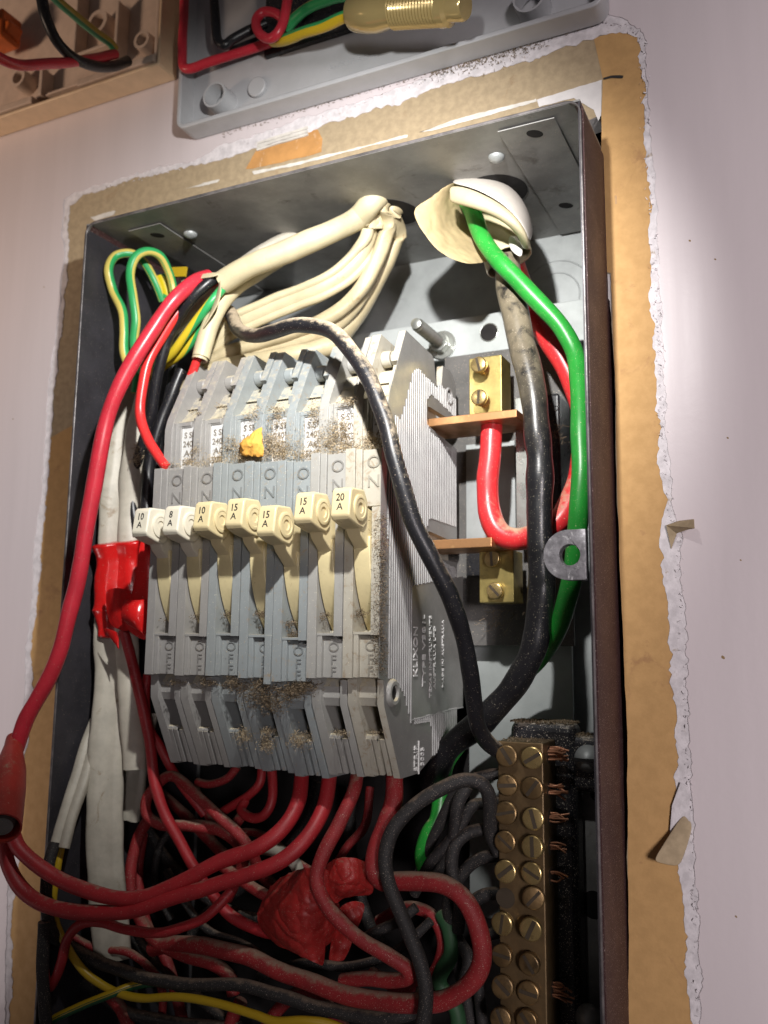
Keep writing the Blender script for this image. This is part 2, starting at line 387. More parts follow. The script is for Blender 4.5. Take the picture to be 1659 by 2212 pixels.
def path(pts, r, n=7, jitter=0, seed=1):
    P = [place(p, r) for p in pts]
    out = catmull(P, n)
    if jitter:
        for v in out:
            v += Vector((mnoise.noise(v*.55 + Vector((seed,0,0))), mnoise.noise(v*.55 + Vector((0,seed,5))), mnoise.noise(v*.55 + Vector((3,0,seed))))) * jitter
    return out
def wire(name, label, pts, r, mat, cat='wire', group=None, parent=None, n=7, **kw):
    mb = MB(); tube(mb, path(pts, r, n, jitter=kw.pop('jit', .07), seed=len(name) + int(pts[1][1]) % 17), r, wob=kw.pop('wob', .07), **kw)
    o = mb.build(name, mat, parent, smooth=60)
    if parent is None: tag(o, label, cat, group)
    return o

# ================================================================== SETTING: wall with its torn layers round the opening
def fray(pix, step=.35, amp=.12, seed=0, close=True):
    """outline given by points on the wall face -> dense frayed outline (x, z)"""
    P = [at(a, b, 0) if not isinstance(a, str) else None for a, b in pix]
    P = [(p.x, p.z) for p in P]
    return fray_xz(P, step, amp, seed, close)
def fray_xz(P, step=.35, amp=.12, seed=0, close=True):
    out = []; n = len(P)
    for i in range(n if close else n - 1):
        a, b = P[i], P[(i+1) % n]; L = math.hypot(b[0]-a[0], b[1]-a[1]); k = max(1, int(L / step))
        for j in range(k):
            t = j / k; x = a[0] + (b[0]-a[0])*t; z = a[1] + (b[1]-a[1])*t
            nv = Vector((x*.8, seed, z*.8))
            d = mnoise.noise(Vector((x*.3, 2.5, z*.3))) * 1.0 + mnoise.noise(nv) * .9 + mnoise.noise(nv*3.1) * .6 + mnoise.noise(nv*9) * .5
            nx, nz = (b[1]-a[1])/L, -(b[0]-a[0])/L
            out.append((x + nx*d*amp, z + nz*d*amp))
    if not close: out.append(P[-1])
    return out
def ring(mb, inner, y0, y1, cx=-18.4, cz=3.5, R=75, mi=0, mi_edge=None):
    n = len(inner); radii = [0, .02, .06, .15, .4, 1.0]
    b = len(mb.v)
    for t in radii:
        for x, z in inner:
            a = math.atan2(z - cz, x - cx); ox, oz = cx + R*math.cos(a), cz + R*math.sin(a)
            mb.v.append(Vector((x + (ox-x)*t, y0, z + (oz-z)*t)))
    m_ = len(radii)
    for k in range(m_ - 1):
        for i in range(n):
            j = (i+1) % n; mb.f.append([b+k*n+i, b+k*n+j, b+(k+1)*n+j, b+(k+1)*n+i]); mb.m.append(mi)
    c = len(mb.v)
    for x, z in inner: mb.v.append(Vector((x, y1, z)))
    for i in range(n):
        j = (i+1) % n; mb.f.append([b+i, c+i, c+j, b+j]); mb.m.append(mi if mi_edge is None else mi_edge)
BOTTOM = -34.0
hole = [(-30.9, BOTTOM), (-30.75, 20.0), (-28.5, 20.35)] + [(-12, 20.35), (-9.3, 20.75), (-6.72, 21.2), (-6.75, 18)] + [(p.x, p.z) for p in (at(1295, 553, 0), at(1297, 583, 0), at(1318, 592, 0), at(1322, 700, 0), at(1327, 805, 0), at(1331, 1000, 0), at(1337, 1147, 0), at(1345, 1349, 0), at(1354, 1550, 0), at(1357, 1853, 0), at(1360, 2212, 0))] + [(-6.4, BOTTOM)]
mb = MB(); ring(mb, fray_xz(hole, .5, .05, 3), 0, 1.1, mi=0, mi_edge=1)
wall = tag(mb.build('wall', [M['kraft'], M['gypsum']], None, smooth=0, origin=(-18, 0, 0)), 'painted plasterboard wall cut open round the fuse box', kind='structure')
# torn white paper layer, then the paint skin over it
torn_px = [(20, 2300), (28, 2100), (30, 1933), (50, 1750), (56, 1655), (68, 1489), (76, 1310), (88, 1191), (103, 1051), (118, 850), (132, 700), (146, 560), (150, 445), (180, 420), (240, 408), (330, 380), (425, 357), (500, 338), (556, 322), (620, 300), (672, 285), (700, 268), (829, 228), (930, 196), (1000, 174), (1075, 148), (1150, 126), (1230, 100), (1302, 82), (1345, 76), (1375, 84), (1388, 100), (1393, 200), (1395, 330), (1402, 560), (1411, 700), (1416, 850), (1422, 1000), (1440, 1097), (1434, 1173), (1447, 1334), (1454, 1379), (1456, 1500), (1463, 1626), (1466, 1760), (1474, 1903), (1484, 2060), (1494, 2212), (1498, 2330)]
paint_px = [(12, 2300), (17, 2100), (20, 1933), (32, 1750), (38, 1655), (52, 1489), (63, 1310), (75, 1191), (92, 1051), (106, 850), (122, 700), (137, 560), (140, 432), (168, 412), (232, 398), (330, 370), (420, 346), (470, 318), (540, 296), (640, 262), (760, 225), (829, 200), (930, 164), (1000, 140), (1075, 112), (1150, 84), (1230, 60), (1302, 36), (1350, 44), (1385, 62), (1400, 90), (1402, 200), (1408, 330), (1416, 480), (1424, 600), (1432, 700), (1436, 830), (1440, 950), (1452, 1060), (1474, 1162), (1480, 1299), (1488, 1450), (1489, 1576), (1498, 1727), (1506, 1853), (1511, 2004), (1515, 2212), (1520, 2330)]
def densify_bottom(L): return L
mb = MB(); ring(mb, fray(torn_px, .13, .19, 7), -.032, -.004)
mb.build('torn_paper_layer', M['torn'], wall, smooth=0)
mb = MB(); ring(mb, fray(paint_px, .13, .15, 19), -.065, -.03)
tag(mb.build('paint_layer', M['paint'], wall, smooth=0), 'lavender white paint with brush strokes')
# the orange kraft strip right of the opening, lapping over the board
strip = [(p.x, p.z) for p in (at(1302, 172, 0), at(1296, 450, 0), at(1295, 553, 0), at(1297, 585, 0), at(1319.6, 590, 0), at(1328, 805, 0), at(1337, 1147, 0), at(1344, 1349, 0), at(1354, 1550, 0), at(1357, 1853, 0), at(1357, 2300, 0))]
right_ = [(-3.2, -16), (-3.2, 26.0), (-7.0, 26.2), (-6.9, 24.2)]
poly = fray_xz(strip, .5, .035, 11, close=False)
mb = MB()
n = len(poly)
mb.v += [Vector((x, -.012, z)) for x, z in poly] + [Vector((-4.2 if z < 23 else -4.2, -.012, z)) for x, z in poly] + [Vector((x, .0, z)) for x, z in poly]
for i in range(n - 1):
    mb.f.append([i, i+1, n+i+1, n+i]); mb.m.append(0); mb.f.append([i, i+1, 2*n+i+1, 2*n+i]); mb.m.append(0)
b = mb.add([(-7.0, -.012, 24.6), (-4.2, -.012, 24.6), (poly[0][0], -.012, poly[0][1]), (-4.2, -.012, poly[0][1])], [(0, 1, 3, 2)])
tag(mb.build('kraft_strip', M['kraft_orange'], wall, smooth=0), 'orange kraft paper strip right of the fuse box')
mb = MB(); P = fray_xz([(-36, -34), (-36, 10.5), (-33.2, 11.5), (-30.8, 10.9), (-30.85, -34)], .5, .06, 31)
mb.add([(x, -.010, z) for x, z in P] + [(x, 0, z) for x, z in P], [tuple(range(len(P)))] + [(i, (i+1) % len(P), len(P) + (i+1) % len(P), len(P) + i) for i in range(len(P))])
tag(mb.build('kraft_strip', M['kraft_orange'], wall, smooth=0), 'orange kraft paper strip left of the fuse box')
# orange patch and thin white paper strip on the upper border
mb = MB(); P = fray([(532, 366), (556, 322), (590, 308), (672, 284), (676, 262), (697, 300), (695, 330), (600, 352)], .2, .05, 5)
mb.add([(x, -.02, z) for x, z in P], [tuple(range(len(P)))]); mb.build('orange_paper_patch', M['patch'], wall, smooth=0)
for k, (o1, w) in enumerate(((0, 5), (7, 6), (15, 4))):
    mb = MB(); P = fray([(556, 312 + o1 - 4), (666, 278 + o1 - 4), (667, 278 + o1 - 4 + w), (557, 312 + o1 - 4 + w)], .25, .03, 6 + k)
    mb.add([(x, -.07 - .01*k, z) for x, z in P] + [(x, -.02, z) for x, z in P], [tuple(range(len(P)))] + [(i, (i+1) % len(P), len(P) + (i+1) % len(P), len(P) + i) for i in range(len(P))])
    mb.build('white_paper_strip', M['white_tear'], wall, smooth=0)
for k_, L_ in enumerate(([(905, 287), (1000, 254), (1080, 233), (1160, 213), (1160, 221), (1080, 243), (1000, 264), (930, 284)], [(545, 372), (640, 352), (760, 322), (880, 292), (880, 296), (760, 327), (640, 357), (550, 376)],
                         [(195, 470), (215, 464), (250, 456), (246, 464), (205, 478)], [(400, 408), (440, 396), (475, 388), (470, 394), (430, 404)])):
    mb = MB(); P = fray(L_, .12, .045, 40 + k_)
    mb.add([(x, -.025, z) for x, z in P], [tuple(range(len(P)))]); mb.build('plaster_edge', M['white_tear'], wall, smooth=0)
# white gypsum exposed at the upper right corner of the opening and along the gap
mb = MB(); P = fray([(1160, 215), (1240, 190), (1300, 173), (1299, 250), (1293, 262), (1283, 238), (1262, 225), (1240, 212), (1165, 232)], .2, .05, 9)
mb.add([(x, -.03, z) for x, z in P], [tuple(range(len(P)))]); mb.build('gypsum_corner', M['gypsum'], wall, smooth=0)
mb = MB(); P = fray([(1296, 583), (1320, 588), (1322, 640), (1326, 760), (1320, 700), (1316, 650), (1300, 618)], .15, .05, 15)
mb.add([(x, .06, z) for x, z in P] , [tuple(range(len(P)))]); mb.build('gypsum_corner', M['gypsum'], wall, smooth=0)
# pencil mark, curled paper flaps, specks of torn paper
mb = MB(); P = [at(1303, 168, -.05), at(1320, 163, -.05), at(1338, 162, -.05), at(1347, 163, -.05), at(1345, 169, -.05), at(1320, 168, -.05), at(1304, 172, -.05)]
mb.add(P, [tuple(range(len(P)))]); mb.build('pencil_mark', M['ink'], wall, smooth=0)
def flap(pts, thick=.03, mat=None, name='paper_flap', parent=None):
    mb = MB(); mb.add([at(*p) for p in pts], [tuple(range(len(pts)))] if len(pts) < 5 else [(0, i, i+1) for i in range(1, len(pts) - 1)])
    return mb.build(name, mat or M['kraft_orange'], parent or wall, smooth=0, solid=thick)
flap([(1440, 1135, -.15), (1452, 1150, -.1), (1467, 1126, -.2), (1499, 1122, -.5), (1500, 1141, -.75), (1478, 1146, -.4), (1462, 1152, -.15), (1450, 1185, -.06)], .04, M['kraft'])
patch_later = [[(1409, 1862, -.8), (1424, 1836, -.55), (1447, 1800, -.25), (1478, 1752, -.14)], [(1432, 1866, -.5), (1446, 1846, -.5), (1466, 1812, -.35), (1488, 1768, -.14)], [(1468, 1876, -.2), (1478, 1850, -.3), (1488, 1820, -.25), (1498, 1780, -.13)]]
flap([(1447, 1800, -.13), (1452, 1740, -.12), (1470, 1690, -.14), (1486, 1700, -.14), (1492, 1772, -.14)], .04, M['torn'])
rnd = random.Random(4)
mb = MB()
for i in range(520):
    side = rnd.random()
    if side < .62:
        k = rnd.randrange(30, len(paint_px) - 1); a, b2 = paint_px[k], paint_px[k+1]
    else:
        k = rnd.randrange(14, 30); a, b2 = paint_px[k], paint_px[k+1]
    t = rnd.random(); px = a[0] + (b2[0]-a[0])*t + rnd.gauss(-8, 5); py = a[1] + (b2[1]-a[1])*t + rnd.gauss(0, 3) + (10 if side > .62 else 0)
    c = at(px, py, -.07); s_ = rnd.uniform(.02, .085)
    d1 = Vector((rnd.gauss(0, 1), rnd.gauss(-.5, .5), rnd.gauss(0, 1.4))).normalized() * s_; d2 = Vector((rnd.gauss(0, 1), rnd.gauss(0, .6), rnd.gauss(0, 1))).normalized() * s_ * .5
    mb.add([c - d1, c + d2, c + d1, c - d2 + Vector((0, -.03, 0))], [(0, 1, 2), (0, 2, 3)])
tag(mb.build('torn_paper_fibre', M['torn'], wall, smooth=0), kind='stuff')
mb = MB(); mb.box(-90, 60, 9.5, 10, -60, 60)
tag(mb.build('gap_dark_sheet', M['deep_shade'], None, smooth=0), kind='structure')  # added near-black sheet, its colour standing in for the dark behind the gap
mb = MB()
for px, py, r_ in ((46, 1668, .05), (1545, 560, .03), (1562, 1420, .05), (1590, 1980, .03), (1490, 520, .035), (1572, 946, .03), (28, 905, .03), (95, 620, .03), (1600, 1210, .025)):
    c_ = at(px, py, -.066); mb.lathe((c_.x, -.066, c_.z), (c_.x, -.072, c_.z), [(0, r_), (1, r_ * .6)], 9, flat=1.5)
mb.build('paint_speck', M['groove'], wall, smooth=0)
# splintered stud behind the board edge
mb = MB()
for k in range(7):
    x = -6.9 + .09 * k; z = 17.2 + .5 * rnd.random()
    mb.prism([(.35, z - 3.4), (.25 - .05*k, z + .1), (.5, z + .9 * rnd.random())], x, x + .08)
tag(mb.build('stud_splinter', M['wood'], None, smooth=0), 'splintered piece of wooden stud in the gap at upper right of the box', 'wood splinter')

# ================================================================== ENCLOSURE
X0, X1, YF, YB, ZT, ZB = -30.15, -6.83, -3.5, 6.6, 19.8, -20.0
enc = thing('fuse_box', (-18.5, 0, ZB), 'open brown enamelled steel fuse box recessed in the wall', 'fuse box')
t1, t2 = .07, .16
mb = MB(); mb.box(X0 + t1, X1 - t1, YB, YB + .1, ZB, ZT)
mb.build('back_panel', M['steel'], enc, smooth=0)
mb = MB(); mb.box(X0, X1, YF, YB - .003, ZT - t1, ZT); mb.build('top_panel', M['steel_dark'], enc, smooth=0)
mb = MB(); mb.box(X0, X1, YF, YB - .003, ZB, ZB + t1); mb.build('bottom_panel', M['steel_dark'], enc, smooth=0)
mb = MB(); mb.box(X0, X0 + t1, YF, YB - .003, ZB + t1, ZT - t1); mb.build('side_panel', M['steel_side_shaded'], enc, smooth=0)
mb = MB(); mb.box(X1 - t1, X1, YF, YB - .003, ZB + t1, ZT - t1); mb.build('side_panel', M['steel_side_shaded'], enc, smooth=0)
# brown enamelled outer skin, its front edge rolled and chipped to bare metal
def rounded(x0, x1, z0, z1, r, n=6):
    out = []
    for cx_, cz_, a0 in ((x1-r, z1-r, 0), (x0+r, z1-r, 90), (x0+r, z0+r, 180), (x1-r, z0+r, 270)):
        for i in range(n + 1):
            a = math.radians(a0 + 90*i/n); out.append((cx_ + r*math.cos(a), cz_ + r*math.sin(a)))
    return out
def shell(mb, o, i, y0, y1, mi=0):
    n = len(o); b = len(mb.v)
    for L, y in ((o, y0), (i, y0), (o, y1), (i, y1)): mb.v += [Vector((x, y, z)) for x, z in L]
    for k in range(n):
        j = (k+1) % n
        for q in ((k, j, n+j, n+k), (k, 2*n+k, 2*n+j, j), (n+k, n+j, 3*n+j, 3*n+k), (2*n+k, 3*n+k, 3*n+j, 2*n+j)):
            mb.f.append([b + t for t in q]); mb.m.append(mi)
mb = MB(); shell(mb, rounded(X0 - .09, X1 + .09, ZB - .09, ZT + .09, .55), rounded(X0 + .003, X1 - .003, ZB + .003, ZT - .003, .5), YF + .12, YB)
mb.build('outer_case', M['brown'], enc, smooth=40)
mb = MB(); shell(mb, rounded(X0 - .06, X1 + .04, ZB - .11, ZT + .06, .6), rounded(X0 + .06, X1 - .03, ZB + .12, ZT - .06, .45), YF - .03, YF + .12)
mb.build('front_edge', M['edge'], enc, smooth=40, bevel=.03)
# inner brown lip that runs down inside the top and left faces
# corner straps under the top panel, with oval slots, and rivets
def strap(x0, x1, y0, y1, holes):
    mb = MB(); z = ZT - t1
    mb.box(x0, x1, y0, y1, z - .10, z - .055)
    o = mb.build('strap', M['steel_dark'], enc, smooth=0, bevel=.02)
    for hx, hy in holes:
        h = MB(); h.lathe((hx, hy, z - .105), (hx, hy, z - .101), [(0, .34), (1, .34)], 24, flat=.7)
        q = h.build('slot_hole', M['deep_shade'], o, smooth=0)
strap(-10.1, -7.9, -3.0, 6.4, ((-8.85, -2.3), (-9.2, 3.7)))
strap(-28.6, -26.7, -2.4, 6.4, ((-27.6, -1.5),))
for x, y in ((-10.75, -1.2), (-26.2, -.8)):
    h = MB(); h.lathe((x, y, ZT - t1), (x, y, ZT - t1 - .22), [(0, .33), (.35, .32), (.75, .22), (1, .06)], 24)
    h.build('rivet', M['steel'], enc, smooth=50)
mb = MB(); mb.lathe((-16.7, 1.2, ZT - t1 - .003), (-16.7, 1.2, ZT - t1 - .02), [(0, 1.5), (1, 1.5)], 32, flat=.8); mb.build('entry_hole', M['deep_shade'], enc, smooth=0)
mb = MB(); mb.lathe((-11.7, 1.4, ZT - t1 - .003), (-11.7, 1.4, ZT - t1 - .02), [(0, 1.4), (1, 1.4)], 32); mb.build('entry_hole', M['deep_shade'], enc, smooth=0)
# pressed knock-out circles on the back, and the fixing lug on the front edge
for (px, py, r) in ((1200, 640, 1.75), (1200, 640, 1.15)):
    h = MB(); h.torus(at(px, py, YB), (0, 1, 0), r, .035, 40); h.build('knockout', M['steel'], enc, smooth=80)
mb = MB()
lugc = Vector((-7.55, YF - .02, 3.33)); pr = []
for i in range(25):
    a = math.radians(90 + 180*i/24); pr.append((lugc.x + .84*math.cos(a), lugc.z + .84*math.sin(a)))
pr = [(X1 - .13, lugc.z + .84)] + pr + [(X1 - .13, lugc.z - .84)]
hl = [(lugc.x + .05 + .36*math.cos(math.radians(360*i/26)), lugc.z + .36*math.sin(math.radians(360*i/26))) for i in range(27)]
n = len(pr)
assert n == len(hl)
b = len(mb.v)
for L, y in ((pr, YF - .22), (hl, YF - .22), (pr, YF + .2), (hl, YF + .2)): mb.v += [Vector((x, y, z)) for x, z in L]
for k in range(n - 1):
    for q in ((k, k+1, n+k+1, n+k), (2*n+k, 2*n+k+1, 3*n+k+1, 3*n+k), (k, k+1, 2*n+k+1, 2*n+k), (n+k, n+k+1, 3*n+k+1, 3*n+k)): mb.f.append([b + t for t in q]); mb.m.append(0)
q = (n-1, 0)
mb.f += [[b + n-1, b + 0, b + n, b + 2*n-1], [b + 3*n-1, b + 2*n, b + 3*n, b + 4*n-1]]; mb.m += [0, 0]
mb.build('fixing_lug', M['lug'], enc, smooth=40, bevel=.05)

# ------------------------------------------------------------------ inside: rail, boards, panel
def hard(name, label, cat, mb, mat, **kw):
    return tag(mb.build(name, mat, None, **kw), label, cat)
a = at(1000, 686, 4.6); b_ = at(1000, 771, 4.6)
rz0, rz1 = b_.z, a.z
mb = MB(); mb.box(-29.5, at(1125, 720, 4.6).x + 3.2, 4.6, 4.85, rz0, rz1)
rail = tag(mb.build('mounting_rail', M['pale_panel'], None, smooth=0, bevel=.05), 'galvanised mounting rail with a round hole above the breakers', 'rail')
hc = at(1056, 718, 4.6); h = MB(); h.lathe((hc.x, 4.596, hc.z), (hc.x, 4.7, hc.z), [(0, .42), (1, .42)], 32); h.build('round_hole', M['deep_shade'], rail, smooth=0)
h = MB(); h.torus((hc.x, 4.6, hc.z), (0, 1, 0), .43, .03, 32); h.build('hole_rim', M['zinc'], rail, smooth=80)
# bolt
bc = at(955, 745, 4.5)
bolt = thing('bolt', (bc.x, 4.55, bc.z - .6), 'zinc plated threaded bolt with nut and washer standing out of the rail', 'bolt')
mb = MB(); mb.cyl((bc.x, 4.59, bc.z), (bc.x, 4.47, bc.z), .68, n=36); mb.build('washer', M['zinc'], bolt, smooth=50, bevel=.02)
mb = MB(); mb.cyl((bc.x, 4.46, bc.z), (bc.x, 4.02, bc.z), .47, n=6); mb.build('hex_nut', M['zinc'], bolt, smooth=30, bevel=.04)
mb = MB(); pr = []; L = 2.7
for i in range(26): pr.append((i / 26.5, .215 if i % 2 else .30))
pr += [(.985, .25), (1, .19)]
mb.lathe((bc.x, 4.1, bc.z), (bc.x, 4.1 - L, bc.z), pr, 20); mb.build('threaded_shank', M['zinc'], bolt, smooth=60)

# dark board behind the busbars
yb = 4.3
mb = MB(); mb.box(-15.2, at(1240, 1390, yb).x, yb, yb + .25, at(1100, 1395, yb).z, rz0 - .02)
hard('insulating_board', 'dark grey insulating board behind the busbars', 'insulating board', mb, M['board'], smooth=0, bevel=.02)
zl = at(1000, 960, 4.0).z; zm = at(1000, 1165, 4.0).z
mb = MB(); mb.box(-14.1, at(1113, 1060, 4.2).x, 4.18, 4.27, zm, zl)
hard('bare_metal_plate', 'bare grey metal plate between the two copper bars', 'metal plate', mb, M['steel'], smooth=0)
mb = MB(); mb.box(-14.1, at(1113, 1230, 4.2).x, 4.16, 4.27, at(1000, 1245, 4.1).z, zm - .06)
hard('dark_recess_cover', 'black cover strip under the lower copper bar', 'cover strip', mb, M['black_plastic'], smooth=0)
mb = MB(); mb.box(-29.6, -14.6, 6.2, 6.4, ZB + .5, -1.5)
hard('dark_sheet', 'black sheet added for the shade behind the tangle of red wires', 'dark sheet', mb, M['deep_shade'], smooth=0)  # added black sheet; puts the shade behind the tangle into colour
# pale lower panel with its folded edge
mb = MB(); mb.box(-14.4, at(1236, 1450, 5.2).x, 5.2, 5.4, at(1100, 1990, 5.2).z, at(1100, 1393, 5.2).z)
hard('lower_panel', 'pale grey steel panel below the insulating board', 'panel', mb, M['pale_panel'], smooth=0, bevel=.03)
# perforated side strip at right
sx = at(1275, 1900, 3.2).x
mb = MB(); mb.box(sx - .25, X1 - t1 - .05, 3.2, 3.3, ZB + 2, at(1275, 1690, 3.2).z)
per = hard('perforated_strip', 'grey perforated steel strip down the right side of the box', 'steel strip', mb, M['steel_dark'], smooth=0)
for px, py, r in ((1291, 1715, .30), (1283, 1955, .52)):
    c = at(px, py, 3.19); c.x = min(c.x, X1 - .75); h = MB(); h.cyl((c.x, 3.192, c.z), (c.x, 3.24, c.z), r, n=24); h.build('hole', M['deep_shade'], per, smooth=0)

# copper busbars
def busbar(label, px0, px1, py0, py1, zt, zb, depth):
    mb = MB(); x1 = at(px1, py0, .4).x
    mb.box(-15.0, x1, .4, .4 + depth, zb, zt)
    return hard('copper_busbar', label, 'busbar', mb, M['copper'], smooth=0, bevel=.03)
busbar('upper flat copper busbar joining the breakers to the brass block', 944, 1116, 900, 922, 9.70, 9.36, 2.4)
busbar('lower flat copper busbar with worn pinkish edge', 941, 1062, 1166, 1188, 4.60, 4.22, 2.0)

# brass terminal blocks with slotted screws
def slotted(mb_parent, c, axis, r, hlen, slot_ang, name='terminal_screw', mat='brass_screw', shank=None, nthread=7, wslot=.16):
    c = Vector(c); ax = Vector(axis).normalized(); u = ax.orthogonal().normalized()
    mb = MB(); S = shank or .5
    mb.lathe(c, c + ax * hlen, [(0, r*.97), (.1, r), (.82, r), (.95, r*.93), (1, r*.84)], 28)
    pr = []
    for i in range(nthread * 2): pr.append((i / (nthread*2 - 1), r*.80 if i % 2 else r*.70))
    mb.lathe(c - ax * S, c + ax*.001, pr, 20)
    o = mb.build(name, M[mat], mb_parent, smooth=45)
    Rm = Matrix.Rotation(slot_ang, 3, ax); d = Rm @ Vector((0, 0, 1)); d = (d - ax*d.dot(ax)).normalized(); e = ax.cross(d)
    w = r * wslot; f0 = c + ax * (hlen * .995); L = r * .97
    s = MB(); top = f0 + ax*.012; bot = f0 - ax*.08
    s.add([bot - d*L - e*w, bot + d*L - e*w, bot + d*L + e*w, bot - d*L + e*w, top - d*L*.86 - e*w, top + d*L*.86 - e*w, top + d*L*.86 + e*w, top - d*L*.86 + e*w],
          [(0,3,2,1),(4,5,6,7),(0,1,5,4),(1,2,6,5),(2,3,7,6),(3,0,4,7)])
    s.build('screw_slot', M['slot'], o, smooth=0)
    return o
def brass_block(label, px0, py0, px1, py1, screws, Y=2.0, depth=1.3):
    a, b = at(px0, py0, Y), at(px1, py1, Y)
    t = thing('terminal_block', ((a.x+b.x)/2, Y, b.z), label, 'terminal block')
    mb = MB(); mb.box(a.x, b.x, Y, Y + depth, b.z, a.z); mb.build('block', M['brass'], t, smooth=0, bevel=.04)
    for px, py, ang, out in screws:
        c = at(px, py, Y - out); c.y = Y - out + .28
        slotted(t, (c.x, Y - out + .2, c.z), (0, -1, 0), .34, .24, ang, shank=out)
    return t
brass_block('brass block with two raised slotted screws above the upper copper bar', 1013, 775, 1084, 889, ((1033, 787, .25, .75), (1034, 858, -.08, .75)))
brass_block('brass block with two slotted screws under the lower copper bar', 1035, 1190, 1110, 1301, ((1062, 1207, .05, .30), (1068, 1276, .75, .35)))

# main switch: black moulded case with a bright plate on its left
a, b = at(1137, 856, 2.4), at(1212, 1085, 2.4)
ms = thing('main_switch', ((a.x+b.x)/2, 2.4, b.z), 'black moulded switch with bright side plate partly behind the thick black cable', 'switch')
mb = MB(); mb.box(a.x, b.x, 2.4, 4.2, b.z, a.z); mb.build('case', M['black_plastic'], ms, smooth=0, bevel=.12, seg=3)
c = at(1115, 1060, 2.5)
mb = MB(); mb.box(c.x, a.x + .02, 2.5, 2.62, at(1120, 1150, 2.5).z, a.z); mb.build('side_plate', M['zinc'], ms, smooth=0, bevel=.02)
for k, (px, py) in enumerate(((1200, 882), (1201, 940), (1203, 1040))):
    mb = MB(); c = at(px, py, 2.39); mb.torus(c, (0, 1, 0), .10, .018, 20); mb.build('moulded_ring', M['black_plastic'], ms, smooth=80)

# earth/neutral link: brass bar on a black base
na, nb = at(1082, 1600, 0), at(1180, 1605, 0)
nlx0, nlx1 = -11.32, -9.58
nl = thing('neutral_link', (-10.5, .5, -19), 'long brass neutral bar with two columns of slotted screws at lower right', 'neutral link')
mb = MB(); mb.box(nlx0, nlx1, 0, 1.7, -19, -3.18); mb.build('bar', M['brass_old'], nl, smooth=0, bevel=.05)
mb = MB(); mb.box(nlx0 - .1, nlx1 + .75, 1.705, 3.0, -19, -2.55); mb.build('base', M['bakelite'], nl, smooth=0, bevel=.35, seg=4)
mb = MB(); mb.box(nlx1 + .3, nlx1 + 1.75, 1.9, 3.0, -5.1, -3.0); mb.build('base_ear', M['bakelite'], nl, smooth=0, bevel=.3, seg=4)
rows = [(1093, 1634, 1148, 1637), (1094, 1696, 1149, 1703), (1092, 1758, 1150, 1770), (1090, 1820, 1150, 1831), (1090, 1884, 1148, 1888), (1092, 1940, 1150, 1941), (1084, 1996, 1145, 2008), (1084, 2066, 1143, 2083), (1084, 2134, 1140, 2147), (1080, 2202, 1138, 2206), (1078, 2270, 1136, 2276)]
angs = [(.5, -1.0), (1.57, -.9), (1.57, .5), (.9, .25), (-.7, 1.2), (1.1, -.95), (.1, -.3), (1.2, .7), (.6, 1.3), (.3, .9), (1, .3)]
for k, (x1_, y1_, x2_, y2_) in enumerate(rows):
    for (px, py), an in (((x1_, y1_), angs[k][0]), ((x2_, y2_), angs[k][1])):
        out = (.34, .28, .38, .40, .36, .1, .42, .36, .3, .34, .3)[k]
        if k == 5 and px < 1100:
            c = at(px, py, 0); h = MB(); h.lathe((c.x, -.005, c.z), (c.x, -.012, c.z), [(0, .36), (1, .36)], 24); h.build('empty_screw_hole', M['slot'], nl, smooth=0); continue
        rs = random.Random(k * 7 + int(px)); out = out + rs.uniform(-.07, .10) + (.25 if (k == 5) else 0)
        c = at(px, py, -out); slotted(nl, (c.x, -out + .2, c.z), (rs.uniform(-.14, .14) + (.3 if k == 5 else 0), -1, rs.uniform(-.12, .12)), rs.uniform(.385, .42), rs.uniform(.18, .25), an + rs.uniform(-.3, .3), mat=rs.choice(('brass_screw', 'brass_dark', 'brass_screw', 'brass_dark')) if k < 7 else 'brass_dark', shank=max(.15, out), nthread=5, wslot=rs.uniform(.12, .2))
# wire ends poking through the bar
for k, (py, n, sp) in enumerate(((1628, 16, .26), (1703, 9, .22), (1762, 5, .13), (1826, 5, .14), (1890, 4, .16), (2140, 9, .26))):
    c = onX(1193, py, nlx1)
    h = MB(); h.cyl((nlx1 - .05, .8, c.z), (nlx1 + .006, .8, c.z), .32, n=20); h.build('wire_hole', M['slot'], nl, smooth=0)
    mb = MB(); rr = random.Random(k)
    for i in range(n):
        y = .8 + rr.uniform(-sp, sp) * .7; z = c.z + rr.uniform(-sp, sp)
        p = [Vector((nlx1 - .1, y, z)), Vector((nlx1 + .25, y + rr.uniform(-.04, .04), z + rr.uniform(-.05, .05))), Vector((nlx1 + rr.uniform(.4, .75), y + rr.uniform(-.12, .12), z + rr.uniform(-.16, .12)))]
        tube(mb, catmull(p, 3), .042, sec=ROUND[::2])
    mb.build('copper_strands', M['strand'], nl, smooth=60)
# fixing screw
c = at(1268, 1640, 1.7)
fs = thing('fixing_screw', (c.x, 1.9, c.z - .5), 'large round head screw in the black base corner', 'screw')
mb = MB(); mb.lathe((c.x, 1.9, c.z), (c.x, 1.35, c.z), [(0, .52), (.3, .50), (.65, .38), (.9, .2), (1, .03)], 28); mb.build('screw_head', M['steel'], fs, smooth=60)
mb = MB(); mb.box(c.x - .5, c.x + .5, 1.30, 1.62, c.z - .05, c.z + .05); mb.build('screw_slot', M['deep_shade'], fs, smooth=0)
mb = MB(); c2 = at(1268, 2205, 1.6); mb.lathe((c2.x, 1.9, c2.z), (c2.x, 1.4, c2.z), [(0, .5), (.3, .48), (.65, .36), (.9, .2), (1, .03)], 28)
tag(mb.build('fixing_screw', M['steel'], None, smooth=60), 'round head screw at the bottom edge beside the perforated strip', 'screw')

